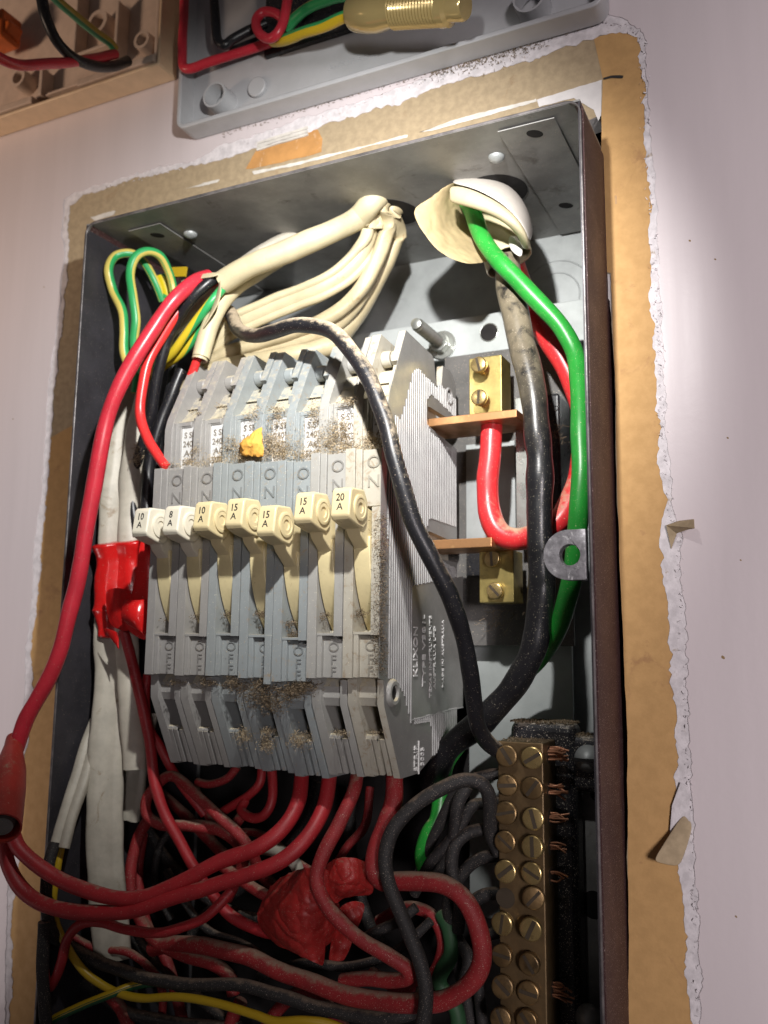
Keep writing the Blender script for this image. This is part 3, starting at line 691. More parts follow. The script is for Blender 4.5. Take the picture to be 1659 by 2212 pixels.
# ================================================================== CIRCUIT BREAKERS
BX0, PITCH = -24.72, 1.503
OUT = [(-2.2, 12.6), (-3.62, 9.75), (-3.75, 9.3), (-3.75, 7.5), (-4.3, 7.5), (-4.3, -.9), (-3.88, -.95), (-3.84, -1.8), (-2.38, -4.52), (-.8, -4.5), (1.4, -3.7), (3.3, -1.6),
       (3.3, 3.9), (.15, 3.9), (0, 4.05), (0, 4.75), (.15, 4.9), (3.3, 4.75), (3.3, 8.95), (1.0, 9.15), (0, 9.3), (0, 10.05), (.2, 10.1), (3.0, 10.1), (3.2, 10.3), (3.2, 11.9), (2.6, 12.3), (1.7, 12.3), (1.5, 11.2), (.9, 11.25), (.7, 12.2), (.5, 12.4)]
def breaker(i, label, num, dz=0.0, dy=0.0, tz=0.0, ty=0.0):
    x = BX0 + PITCH * i
    case = M['case%d' % i]
    tg = M['toggle_white'] if i < 2 else M['toggle']
    t = thing('circuit_breaker', (x + .75, .5, -4.5 + dz), label, 'circuit breaker', 'circuit breakers in one row')
    def sh(p, ey=0, ez=0): return [(a + dy + ey, b + dz + ez) for a, b in p]
    mb = MB()
    # left and right side walls, each a wide strip and a lower groove strip
    mb.prism(sh(OUT), x + .018, x + .40)
    W2 = [(-2.2, 12.6), (-2.95, 11.15), (-2.72, 11.05), (-2.95, 10.45), (-3.12, 10.35), (-3.12, 10.0), (-3.36, 9.75), (-3.38, 7.4), (-3.38, -.9), (-3.84, -.95)] + OUT[7:]
    mb.prism(sh(W2), x + 1.20, x + 1.478)
    mb.prism(sh([(-4.3 if i != 3 else -4.26, 5.25), (-4.3 if i != 3 else -4.26, .62), (-3.2, .62), (-3.2, 5.25)]), x + 1.13, x + 1.478)
    if i == 3: mb.box(x + 1.2, x + 1.484, -4.33 + dy, -3.4, -1.1 + dz, .7 + dz)
    # core
    core = [(-1.0, 12.0), (-1.3, 11.4), (-2.2, 11.0), (-2.75, 10.2), (-3.15, 9.75), (-3.5, 9.6), (-3.52, 9.42), (-3.36, 9.38), (-3.36, 7.3), (-3.2, 5.2), (-2.3, 3.2), (-2.9, 1.2), (-3.3, .7), (-3.35, -.9), (-3.45, -1.0),
            (-3.62, -1.2), (-3.66, -1.6), (-3.5, -1.9), (-2.9, -1.95), (-1.2, -2.0), (-1.0, -3.0), (-2.75, -3.05), (-2.98, -3.12), (-2.32, -4.35), (-.8, -4.4), (1.4, -3.6), (3.1, -1.6), (3.1, 9.0), (.5, 11.0)]
    mb.prism(sh(core), x + .335, x + 1.175)
    # curved step across the upper channel, terminal bosses
    mb.prism(sh([(-2.78, 10.35), (-2.62, 10.42), (-2.2, 11.0), (-1.4, 11.3), (-1.2, 11.1), (-2.0, 10.6)]), x + .335, x + 1.175)
    for (bx0, bx1, r) in ((.40, .78, .33), (.82, 1.12, .30)):
        mb.lathe((x + bx0, -1.95 + dy, 11.6 + dz), (x + bx1, -1.95 + dy, 11.6 + dz), [(0, r*.9), (.1, r), (.9, r), (1, r*.9)], 22)
    # stepped edge of the label recess
    mb.box(x + .39, x + .56, -3.66 + dy, -3.3, 7.45 + dz, 9.55 + dz); mb.box(x + .55, x + .68, -3.5 + dy, -3.3, 7.45 + dz, 9.45 + dz)
    mb.box(x + .55, x + 1.2, -3.48 + dy, -3.3, 9.36 + dz, 9.58 + dz)
    # second strip, ON and OFF plates
    mb.box(x + .42, x + .67, -4.25 + dy, -3.0, 5.28 + dz, 7.45 + dz); mb.box(x + .42, x + .60, -4.22 + dy, -3.0, -.88 + dz, .66 + dz)
    mb.box(x + .69, x + 1.486, -4.17 + dy, -3.0, 5.3 + dz, 7.42 + dz)
    mb.box(x + .61, x + 1.486, -4.08 + dy, -3.0, -.87 + dz, .50 + dz)
    mb.box(x + .41, x + 1.135, -4.24 + dy, -3.0, .64 + dz, .74 + dz)
    # two uprights and knuckles of the lower terminal
    for a, b_ in ((.37, .60), (.66, .84), (.96, 1.14)):
        mb.prism(sh([(-2.95, -3.06), (-3.12, -3.1), (-2.44, -4.44), (-2.2, -4.4)]), x + a, x + b_)
    mb.lathe((x + .36, -2.97 + dy, -3.06 + dz), (x + .84, -2.97 + dy, -3.06 + dz), [(0, .13), (.48, .13), (.5, .10), (.54, .10), (.56, .13), (1, .13)], 14)
    body = mb.build('case', case, t, smooth=30, bevel=.025)
    mb = MB(); mb.box(x + .36, x + 1.15, -1.35 + dy, -1.22 + dy, -2.98 + dz, -2.02 + dz); mb.build('terminal_opening', M['deep_shade'], t, smooth=0)
    # embossed words
    mb = MB(); zc = 7.0 + dz
    for ch, z in (('O', 6.92), ('N', 6.20)):
        text_mesh(mb, ch, .66, (x + 1.13, -4.175 + dy, z + dz), (1, 0, 0), (0, 0, 1), depth=.03, xscale=1.08)
    mb.build('embossed_lettering', M['letter%d' % i], t, smooth=0); mb = MB()
    for ch, z in (('O', .22), ('F', -.24), ('F', -.66)):
        text_mesh(mb, ch, .50, (x + 1.05, -4.085 + dy, z + dz), (1, 0, 0), (0, 0, 1), depth=.03, xscale=1.15)
    mb.build('embossed_lettering', M['letter%d' % i], t, smooth=0)
    # foil rating label
    mb = MB(); mb.box(x + .69, x + 1.48, -3.43 + dy, -3.385 + dy, 7.50 + dz, 9.36 + dz)
    lab = mb.build('rating_label', M['foil'], t, smooth=0)
    mb = MB()
    for tx, z in (('S SR', 9.02), ('240V', 8.64), ('AC', 8.24), ('50Hz', 7.86)):
        text_mesh(mb, tx, .36, (x + 1.12, -3.432 + dy, z + dz), (1, 0, 0), (0, 0, 1), depth=.02, xscale=.95 if len(tx) > 2 else 1.1, bold=.01)
    mb.build('label_lettering', M['foil_ink'], lab, smooth=0)
    # toggle
    ox, oy, oz = x + .75, -5.35 + dy + ty, 4.98 + dz + tz
    H = [(-.30, .60), (-.42, .50), (-.56, -.40), (-.46, -.54), (.05, -.70), (.55, -.78), (.84, -.55), (.92, .25), (.60, .66)]
    mb = MB(); mb.prism([(oy + a, oz + b) for a, b in H], ox - .38, ox + .38)
    to = mb.build('toggle', tg, t, smooth=30, bevel=.07, seg=3)
    mb = MB(); mb.prism([(oy + .25, oz - .5), (oy + .55, oz - .98), (oy + 1.3, oz - 1.55), (oy + 2.4, oz - 1.5), (oy + 2.4, oz - .2), (oy + .9, oz + .1)], ox - .26, ox + .30)
    mb.build('toggle_stem', tg, to, smooth=30, bevel=.04)
    # round hub with a hole on the right side
    mb = MB(); hx = ox + .38; hc_ = (oy + .25, oz - .06)
    pr = [(0, .48), (.7, .48), (.85, .45), (.85, .36), (.65, .34), (.65, .20), (.1, .19)]
    mb.lathe((hx - .02, hc_[0], hc_[1]), (hx + .08, hc_[0], hc_[1]), pr, 28, cap=False)
    mb.lathe((hx - .3, hc_[0], hc_[1]), (hx + .002, hc_[0], hc_[1]), [(0, .02), (.001, .19), (1, .19)], 20, cap=False)
    mb.build('toggle_hub', tg, to, smooth=40)
    # inset numbered face: tilted plate on the front of the head
    f0, f1 = Vector((ox, oy - .40, oz + .48)), Vector((ox, oy - .52, oz - .36))
    up = (f0 - f1).normalized(); rt = Vector((1, 0, 0)); nrm = rt.cross(up)
    fc = (f0 + f1) / 2
    mb = MB(); q = [fc + rt*a*.27 + up*b*.37 + nrm*e for a, b in ((-1, -1), (1, -1), (1, 1), (-1, 1)) for e in (-.01, .022)]
    mb.add(q, [(0,2,4,6), (1,7,5,3), (0,1,3,2), (2,3,5,4), (4,5,7,6), (6,7,1,0)])
    fp0 = MB(); q2 = [fc + rt*a*.292 + up*b*.395 + nrm*e for a, b in ((-1, -1), (1, -1), (1, 1), (-1, 1)) for e in (-.01, .008)]
    fp0.add(q2, [(0,2,4,6), (1,7,5,3), (0,1,3,2), (2,3,5,4), (4,5,7,6), (6,7,1,0)]); fp0.build('plate_groove', M['groove'], to, smooth=0)
    fp = mb.build('number_plate', M['label_face'] if i >= 2 else M['toggle_white'], to, smooth=0)
    mb = MB()
    text_mesh(mb, num, .38, fc + up*.17 + nrm*.028 - rt*(.03 if i else .02), rt, up, depth=.006, xscale=.88, bold=.012)
    text_mesh(mb, 'A', .36, fc - up*.17 + nrm*.028 - rt*.02, rt, up, depth=.006, bold=.012)
    mb.build('rating_number', M['ink'], fp, smooth=0)
    # curved guard blade below the toggle
    prf = []
    for k in range(15):
        z = oz - .95 - k * (oz - .95 - .82) / 14; prf.append((-.05 + dy - math.sqrt(max(.1, 4.38**2 - (z - 3.9)**2)), z))
    prf += [(-2.3, .82), (-2.3, oz - .95)]
    mb = MB(); mb.prism(prf, x + .46, x + 1.125)
    mb.build('guard_blade', M['toggle_dirty'], t, smooth=30, bevel=.03)
    return t
BL = [('grey circuit breaker at the far left of the row with white toggle marked 10 A', '10', 0, 0, .02, 0),
      ('grey circuit breaker second from left with toggle marked 8 A', '8', -.02, 0, .04, 0),
      ('bluish grey circuit breaker with toggle marked 10 A third from left', '10', 0, -.02, .08, -.05),
      ('bluish circuit breaker marked 15 A with raised toggle, in the middle of the row', '15', -.06, 0, .16, -.10),
      ('bluish circuit breaker marked 15 A with its toggle lowest of the row', '15', -.16, 0, -.12, -.25),
      ('pale grey circuit breaker marked 15 A second from the right', '15', .0, -.02, .12, -.15),
      ('dusty cream circuit breaker marked 20 A with ribbed side at right end', '20', .04, -.02, .14, -.15)]
BR = [breaker(i, l, nn, dz, dy, tz, ty) for i, (l, nn, dz, dy, tz, ty) in enumerate(BL)]

# ribbed and lettered right side of the last breaker
last = BR[6]; SX = BX0 + PITCH * 7 - .013 + .0
def yz(px, py): v = onX(px, py, -14.2); return (v.y, v.z)
def inside(p, poly):
    x, y = p; c = False; n = len(poly)
    for i in range(n):
        (x1, y1), (x2, y2) = poly[i], poly[(i+1) % n]
        if (y1 > y) != (y2 > y) and x < (x2-x1)*(y-y1)/(y2-y1)+x1: c = not c
    return c
reg = [yz(*p) for p in ((852, 897), (866, 908), (870, 893), (880, 855), (892, 806), (899, 797), (906, 800), (943, 838), (950, 830), (984, 864), (990, 880), (990, 1560), (935, 1640), (930, 1560), (888, 1567), (872, 1500), (858, 1476), (838, 1466), (838, 1000))]
no1 = [yz(*p) for p in ((922, 870), (931, 853), (985, 905), (995, 970), (968, 968), (932, 935), (922, 915))]
no2 = [yz(*p) for p in ((920, 1150), (928, 1122), (985, 1140), (995, 1235), (960, 1215), (928, 1200), (920, 1180))]
pan = [yz(*p) for p in ((889, 1268), (1000, 1245), (1000, 1528), (968, 1534), (889, 1556))]
mb = MB(); y = -3.72
while y < 3.25:
    z = -4.6; run = None
    while z < 12.6:
        ok = inside((y, z), reg) and not inside((y, z), no1) and not inside((y, z), no2) and not inside((y, z), pan)
        if ok and run is None: run = z
        if not ok and run is not None:
            if z - run > .2: mb.prism([(y - .040, run), (y + .040, run), (y + .040, z), (y - .040, z)], SX - .05, SX + .045)
            run = None
        z += .06
    y += .195
mb.build('side_ribs', M['rib'], last, smooth=0, bevel=.018, seg=2)
mb = MB(); mb.prism(pan, SX - .02, SX + .012); mb.build('name_panel', M['side'], last, smooth=0)
mb = MB()
for i_ in range(len(pan)):
    a_, b_ = pan[i_], pan[(i_+1) % len(pan)]
    if i_ in (2, 3): mb.cyl((SX + .015, a_[0], a_[1]), (SX + .015, b_[0], b_[1]), .025, n=8)
mb.build('panel_border', M['rib'], last, smooth=40)
mb = MB(); U, Wd = (0, 0, 1), (0, -1, 0)
for body, px, py0, py1, sz, xs in (('KLIXON', 897, 1461, 1354, .52, 1), ('TYPE V381-', 915, 1482, 1328, .40, 1), ('TEXAS INSTRUMENTS', 929, 1507, 1330, .30, 1), ('AUSTRALIA LTD', 938, 1488, 1352, .25, 1), ('MADE IN AUSTRALIA', 956, 1485, 1340, .24, 1)):
    a_ = yz(px, py0); b_ = yz(px, py1); L = abs(b_[1] - a_[1])
    tmp = MB(); text_mesh(tmp, body, 1, (0, 0, 0), (1, 0, 0), (0, 0, 1)); w = max(v.x for v in tmp.v) - min(v.x for v in tmp.v)
    text_mesh(mb, body, sz, (SX + .03, (a_[0]+b_[0])/2, (a_[1]+b_[1])/2), U, Wd, depth=.022, xscale=L / (w * sz), bold=.008)
for body, px, py, sz in (('STRIP', 898, 1638, .44), ('3005', 912, 1634, .40)):
    a_ = yz(px, py); text_mesh(mb, body, sz, (SX + .02, a_[0], a_[1]), U, Wd, depth=.03, xscale=.9)
a_ = yz(904, 1600); b_ = yz(904, 1672); mb.box(SX, SX + .05, a_[0] - .02, a_[0] + .03, b_[1], a_[1])
mb.build('side_lettering', surf('side_letter_mat', (.62, .61, .60), .4, 0, var=.05, bump=0), last, smooth=0)
# moulded screw boss and tab
c = yz(845, 1497); mb = MB(); mb.lathe((SX - .05, c[0] + .1, c[1]), (SX + .14, c[0] + .1, c[1]), [(0, .52), (.6, .5), (1, .42), (1, .3), (.3, .28)], 28, cap=False)
mb.build('screw_boss', M['case5'], last, smooth=40)
mb = MB(); mb.cyl((SX - .04, c[0] + .1, c[1]), (SX + .03, c[0] + .1, c[1]), .33, n=24); mb.build('boss_recess', M['deep_shade'], last, smooth=0)
c = yz(968, 815); mb = MB(); mb.torus((SX + .0, 2.35, 11.15), (1, 0, 0), .33, .07, 28); mb.build('tab_ring', M['rib'], last, smooth=80)
mb = MB(); mb.cyl((SX - .05, 2.35, 11.15), (SX + .012, 2.35, 11.15), .3, n=24); mb.build('tab_hole', M['deep_shade'], last, smooth=0)
mb = MB(); mb.prism([(a - .02, b + .04) for a, b in OUT], SX - .02, SX + .004); mb.build('side_face', M['side'], last, smooth=0)

# ================================================================== CABLES AND WIRES
S2, S3 = flat_sec(2), flat_sec(3)
# mains coming out of the cut sheath at upper right
wire('mains_cable', 'thick dusty black mains cable running down past the switch to lower middle', [(1088, 500, 1.6), (1096, 560, 1.2), (1108, 640, .8), (1122, 720, .5), (1143, 800, .2), (1156, 880, 0), (1163, 960, 0), (1166, 1050, 0), (1167, 1150, 0), (1170, 1240, .1), (1168, 1310, .2), (1155, 1390, .4), (1130, 1450, .6), (1095, 1505, .8), (1050, 1550, 1.0), (1000, 1590, 1.3), (958, 1635, 1.6), (932, 1700, 2.2)], .515, M['black_main'], 'cable', wob=.13, rmul=lambda t: 1 + .12 * math.exp(-((t - .13) / .08) ** 2) - .25 * max(0, .05 - t) / .05)
wire('main_earth_cable', 'thick bright green earth cable crossing from the cut sheath to the right side', [(1003, 418, 1.6), (1016, 450, .8), (1040, 505, .1), (1075, 560, -.2), (1120, 608, -.2), (1172, 662, 0), (1218, 712, .1), (1245, 775, 0), (1253, 860, -.6), (1256, 980, -1.2), (1252, 1090, -1.4), (1245, 1180, -1.2), (1238, 1250, -.8), (1218, 1320, .2), (1192, 1380, 1.2), (1160, 1425, 2.2), (1120, 1468, 2.6), (1085, 1512, 2.8), (1045, 1552, 2.8), (1000, 1592, 2.8), (962, 1645, 2.4), (955, 1705, 2.0), (950, 1770, 1.4), (928, 1805, 1.1), (914, 1850, 1.2), (925, 1910, 1.6)], .365, M['green'], 'cable')
wire('mains_active_cable', 'thick red mains cable curving under the upper copper bar', [(1105, 560, 2.4), (1135, 640, 2.2), (1175, 715, 2.2), (1215, 780, 2.2), (1248, 850, 2.2), (1262, 920, 2.1), (1258, 1000, 1.9), (1236, 1075, 1.5), (1205, 1130, 1.1), (1150, 1160, 1.0), (1105, 1164, 1.0), (1072, 1143, 1.05), (1055, 1100, 1.1), (1053, 1040, 1.2), (1060, 985, 1.3), (1063, 915, 1.35)], .46, M['red_main'], 'cable')
# front black cable to the neutral bar
wire('neutral_cable', 'black cable arching over the breakers with thick dust on its upper bend', [(470, 655, .6), (493, 672, -.3), (512, 706, -1.6), (542, 726, -2.6), (590, 717, -3.4), (640, 703, -3.9), (690, 706, -4.2), (735, 732, -4.6), (775, 780, -5.0), (806, 840, -5.2), (832, 910, -5.3), (850, 985, -5.4), (872, 1060, -5.4), (900, 1140, -5.2), (938, 1220, -4.8), (972, 1290, -4.2), (1000, 1370, -3.4), (1017, 1450, -2.6), (1024, 1520, -1.8), (1036, 1575, -1.0), (1062, 1613, -.2), (1100, 1632, .5)], .31, M['black_top'], 'cable', n=9, cap=True)
# cream cables
wire('cream_cable', 'round cream cable sloping down left from the top entry to its slit end', [entry(800, 440, 2), entry(800, 440, 1), ('Z', 800, 440, 19.6), (770, 474, .1), (715, 502, -1.0), (650, 528, -1.5), (585, 555, -1.9), (530, 580, -2.1), (478, 612, -2.2)], .50, M['cream'], 'cable', group='cream sheathed cables', rmul=lambda t: .72 + .28 * min(1, t / .16))
wire('cream_cable', 'cream cable with an open cut end hanging just left of the breaker tops', [(600, 560, .1), (560, 585, -.4), (515, 615, -1.1), (478, 655, -1.7), (456, 700, -2.1), (440, 745, -2.3), (433, 772, -2.4)], .38, M['cream'], 'cable', group='cream sheathed cables', cap=False)
wire('cream_cable', 'outer flat cream cable bending from the top entry down behind the black cable', [entry(822, 450, 2), entry(822, 450, 1), ('Z', 822, 456, 19.6), (829, 496, 1.3), (815, 555, 1.4), (786, 620, 1.3), (744, 672, 1.2), (692, 708, 1.0), (630, 732, .8), (560, 752, .5), (490, 775, .2), (440, 800, 0)], .55, M['cream_old'], 'cable', group='cream sheathed cables', rmul=lambda t: .72 + .28 * min(1, t / .16), flat=(.6, -.45, .6), b=.36, sec=S2)
wire('cream_cable', 'rightmost cream cable of the bundle at the top entry', [entry(845, 462, 2), entry(845, 462, 1), ('Z', 845, 462, 19.6), (856, 510, 2.3), (840, 560, 2.4), (814, 614, 2.4), (778, 674, 2.3), (736, 725, 2.0), (670, 765, 1.8), (600, 790, 1.5), (520, 800, 1.2)], .50, M['cream_old'], 'cable', group='cream sheathed cables', rmul=lambda t: .72 + .28 * min(1, t / .16), flat=(.6, -.45, .6), b=.34)
wire('cream_cable', 'inner flat cream cable with a handwritten mark, middle of the bundle', [entry(800, 452, 2), entry(800, 452, 1), ('Z', 800, 452, 19.6), (800, 500, .8), (782, 548, .7), (745, 590, .6), (695, 622, .4), (640, 644, .3), (585, 666, .1), (530, 690, -.1), (480, 722, -.2), (440, 756, -.3)], .56, M['cream'], 'cable', group='cream sheathed cables', rmul=lambda t: .72 + .28 * min(1, t / .16), flat=(.3, -.35, .9), b=.32, sec=S3)
wire('cream_cable', 'dusty cream cable rising behind the others to the back of the box', [(640, 520, 1.6), (590, 540, .8), (550, 562, .2), (505, 600, -.4), (455, 650, -.9), (400, 705, -1.3), (352, 752, -1.5)], .48, M['white_sheath'], 'cable', group='cream sheathed cables', flat=(.4, -.3, .8), b=.3, sec=S2)
wire('cream_cable', 'cream cable running low behind the tops of the breakers', [(720, 745, 1.4), (650, 765, .6), (580, 778, .2), (520, 788, -.1), (470, 800, -.4), (430, 822, -.6), (400, 850, -.8)], .45, M['cream_old'], 'cable', group='cream sheathed cables')
# hollow end of the open cream cable, slit sheath lips, red core inside
mb = MB(); e0 = at(440, 745, -2.3); e1 = at(431, 778, -2.4)
mb.lathe(e0, e1, [(0, .34), (.6, .345), (1, .35), (1, .27), (.5, .26)], 20, cap=False)
tag(mb.build('cut_sheath_end', M['cream'], None, smooth=50), 'open cut rim of the cream cable sheath above the first breaker', 'sheath end')
CR = bpy.data.textures.new('creases', 'CLOUDS'); CR.noise_scale = .011; CR.noise_type = 'HARD_NOISE'; CR.noise_depth = 2
def crumple(o, amt, sub=4):
    for md in list(o.modifiers):
        if md.type == 'SUBSURF': md.levels = sub; md.render_levels = sub
    md = o.modifiers.new('crumple', 'DISPLACE'); md.texture = CR; md.texture_coords = 'LOCAL'; md.strength = amt * .01; md.mid_level = .5
    return o
def patch(rows, mat, name, label=None, cat=None, parent=None, solid=.14, sub=2, kind=None, group=None):
    mb = MB(); R_, C_ = len(rows), len(rows[0]); mb.v = [at(*p) if len(p) == 3 else place(p, 0) for r in rows for p in r]
    for i in range(R_ - 1):
        for j in range(C_ - 1): mb.f.append([i*C_+j, i*C_+j+1, (i+1)*C_+j+1, (i+1)*C_+j]); mb.m.append(0)
    o = mb.build(name, mat, parent, smooth=180, solid=solid, subsurf=sub)
    if 'tape' in name: crumple(o, .20 if mat == M['tape_dusty'] else .04)
    if 'peeled' in name: crumple(o, .10)
    if parent is None: tag(o, label, cat, group, kind)
    return o
patch([[(478, 585, -2.75), (430, 592, -2.7), (386, 608, -2.4)], [(474, 598, -2.95), (428, 602, -2.9), (388, 612, -2.6)]], M['cream'], 'sheath_flap', 'thin upper lip of slit cream sheath over the red wire', 'sheath flap', solid=.1)
patch([[(476, 590, -2.6), (480, 625, -2.9), (474, 655, -2.95)], [(470, 640, -2.5), (462, 665, -2.7), (452, 690, -2.8)], [(450, 690, -2.5), (441, 705, -2.6), (436, 714, -2.7)]], M['cream'], 'sheath_flap', 'lower torn lip of slit cream sheath beside the striped wire', 'sheath flap', solid=.09)
patch(patch_later, M['kraft'], 'paper_flap', parent=wall, solid=.03)
# cut and peeled sheath of the mains cable at upper right
slv = thing('mains_sheath', at(1050, 420, 1.5), 'thick cream mains sheath cut open and peeled back at the top right entry', 'cable sheath')
patch([[(880, 452, -1.5), (930, 424, -1.0), (968, 394, -.6), (1000, 386, .3)],
       [(907, 492, -1.5), (940, 474, -.6), (975, 452, .9), (1010, 432, 2.2)],
       [(928, 528, -1.4), (962, 518, -.2), (998, 505, 1.5), (1030, 480, 2.6)],
       [(965, 558, -1.0), (1000, 553, .1), (1032, 545, 1.3), (1055, 520, 2.2)],
       [(1012, 572, -.5), (1032, 571, .2), (1050, 568, .9), (1068, 556, 1.6)]], M['cream_inside'], 'peeled_flap', parent=slv, solid=.17)
patch([[(965, 398, -.9), (972, 425, -1.3), (968, 437, -1.0)],
       [(1010, 404, -1.3), (1016, 432, -1.8), (1008, 446, -1.4)],
       [(1055, 425, -1.5), (1062, 448, -2.0), (1050, 458, -1.6)],
       [(1098, 452, -1.3), (1105, 470, -1.8), (1092, 480, -1.4)],
       [(1128, 487, -.9), (1140, 508, -1.2), (1122, 512, -.8)],
       [(1140, 525, -.2), (1147, 540, -.2), (1128, 540, .2)]], M['cream'], 'rolled_lip', parent=slv, solid=.22)
patch([[(968, 396, -.8), (1010, 402, -1.1), (1058, 424, -1.3), (1100, 452, -1.2), (1134, 492, -.8), (1144, 530, -.2)],
       [(985, 386, .2), (1030, 384, .0), (1080, 398, -.2), (1115, 425, -.2), (1140, 465, .1), (1150, 510, .7)],
       [(1010, 382, 1.2), (1050, 384, 1.2), (1090, 394, 1.3), (1122, 420, 1.4), (1143, 460, 1.6), (1151, 500, 2.0)]], surf('outer_sleeve_mat', (.55, .51, .46), .5, var=.06, bump=.12, stain=(.42, .33, .24), stainamt=.3, stscale=60), 'outer_sleeve', parent=slv, solid=.12)
mb = MB(); tube(mb, catmull([at(1075, 440, 1.9), at(1086, 490, 1.5), at(1096, 530, 1.2), at(1101, 556, 1.1)], 6), .92, sec=ROUND, flat=(1, 0, 0), b=.7, cap=False)
mb.build('inner_sheath', M['cream'], slv, smooth=60, solid=.08)
mb = MB(); tube(mb, catmull([at(1050, 515, 1.8), at(1062, 550, 1.5), at(1073, 585, 1.35)], 6), .40, cap=False); mb.build('inner_sheath', M['white_sheath'], slv, smooth=60, solid=.06)
patch([[(1096, 512, .3), (1108, 505, .1), (1124, 515, .2)], [(1100, 535, .3), (1112, 528, .1), (1131, 535, .2)], [(1107, 545, .3), (1118, 553, .1), (1128, 558, .3)]], M['white_tear'], 'torn_white_edge', parent=slv, solid=.05)

# earth wires looping at upper left
wire('earth_wire', 'striped earth wire in the outer left loop at the top left corner', [(282, 800, -1.8), (268, 762, -2.0), (267, 715, -2.1), (264, 672, -2.1), (244, 628, -2.1), (235, 585, -2.1), (250, 556, -2.0), (280, 548, -1.6), (306, 560, -1.1), (325, 588, -.6), (340, 618, -.2), (352, 650, .2)], .215, M['earth'], group='striped earth wires', n=8)
wire('earth_wire', 'striped earth wire in the inner loop right beside the outer loop', [(300, 790, -1.6), (290, 740, -1.9), (293, 690, -2.1), (288, 640, -2.3), (281, 590, -2.3), (292, 556, -2.2), (318, 543, -1.8), (345, 553, -1.2), (362, 583, -.6), (373, 615, -.2), (380, 650, 0)], .215, M['earth_b'], group='striped earth wires', n=8)
wire('earth_wire', 'striped earth wire leaving the slit cream cable below the black wire', [(484, 618, -2.2), (455, 650, -2.6), (425, 690, -2.5), (398, 730, -2.3), (370, 765, -2.1), (335, 790, -1.9), (300, 800, -1.7)], .20, M['earth_c'], group='striped earth wires', n=8)
wire('earth_wire', 'bright green striped wire curving under the cream cable to the left', [(470, 655, -1.6), (445, 690, -1.9), (418, 730, -1.8), (385, 768, -1.6), (345, 795, -1.5), (315, 815, -1.4)], .22, M['earth_c'], group='striped earth wires', n=8)
wire('earth_wire', 'striped earth wire ending at the edge of the top left loops', [(352, 745, -1.2), (320, 772, -1.4), (300, 800, -1.5), (292, 850, -1.5)], .20, M['earth'], group='striped earth wires')
mb = MB(); tube(mb, catmull([at(345, 595, -.1), at(352, 615, .1), at(360, 645, .3)], 5), .42, flat=(1, 0, 0), b=.3)
tag(mb.build('striped_tape', earth('striped_tape_mat', yellow=(.60, .48, .01), turn=.1, twist=9), None, smooth=50), 'wrap of yellow and green tape round the earth wires', 'tape')
mb = MB(); mb.box(-.5, .5, -.06, .06, -.25, .25)
for k in range(len(mb.v)): mb.v[k] = Matrix.Rotation(.15, 3, 'Y') @ mb.v[k] + at(385, 588, .6)
tag(mb.build('tape_tail', M['earth_d'], None, smooth=0), 'loose flat tail of yellow tape behind the striped wires', 'tape')

# red and black wires at left
wire('red_wire', 'long red wire sweeping in a wide arc down the left side to a red boot', [(452, 598, -2.1), (420, 610, -2.9), (385, 640, -3.5), (345, 690, -3.9), (305, 750, -4.3), (268, 815, -4.6), (238, 885, -4.8), (218, 960, -4.9), (204, 1040, -4.9), (191, 1120, -4.9), (175, 1210, -4.9), (157, 1300, -4.9), (136, 1380, -5.0), (112, 1450, -5.1), (82, 1510, -5.2), (55, 1560, -5.3), (33, 1620, -5.4)], .335, M['red'], n=8)
wire('red_wire', 'thin bright red wire bowing down to the left side of the first breaker', [(470, 605, -1.6), (430, 625, -2.3), (390, 668, -2.9), (345, 735, -3.2), (318, 790, -3.4), (306, 850, -3.5), (305, 900, -3.5), (320, 950, -3.6), (342, 985, -3.7), (365, 1012, -3.7)], .225, M['red_bright'], n=8)
wire('red_wire', 'red wire hanging straight from the open cream cable beside the first breaker', [(434, 755, -2.4), (422, 790, -2.3), (405, 840, -2.2), (388, 900, -2.2), (376, 960, -2.3), (364, 1030, -2.2)], .20, M['red_bright'])
wire('black_wire', 'black wire beside the bright red wire curving down from the slit cream cable', [(478, 595, -2.1), (455, 608, -2.6), (420, 640, -2.9), (388, 685, -2.8), (362, 735, -2.7), (345, 790, -2.6), (334, 850, -2.4), (326, 900, -2.2), (308, 960, -1.9), (292, 1010, -1.6), (287, 1080, -1.5), (296, 1160, -1.5)], .245, M['black'], n=8)
wire('black_wire', 'black wire hanging against the left edge of the first breaker', [(392, 800, -1.4), (372, 850, -1.6), (350, 900, -1.7), (332, 960, -1.8), (320, 1020, -1.8), (318, 1100, -1.8), (322, 1200, -1.8), (330, 1300, -1.4)], .26, M['black'])
wire('black_wire', 'thin black wire behind the cream cable at the back left', [(380, 770, .2), (368, 830, 0), (352, 900, -.4), (340, 980, -.8), (335, 1080, -.9)], .2, M['black'])
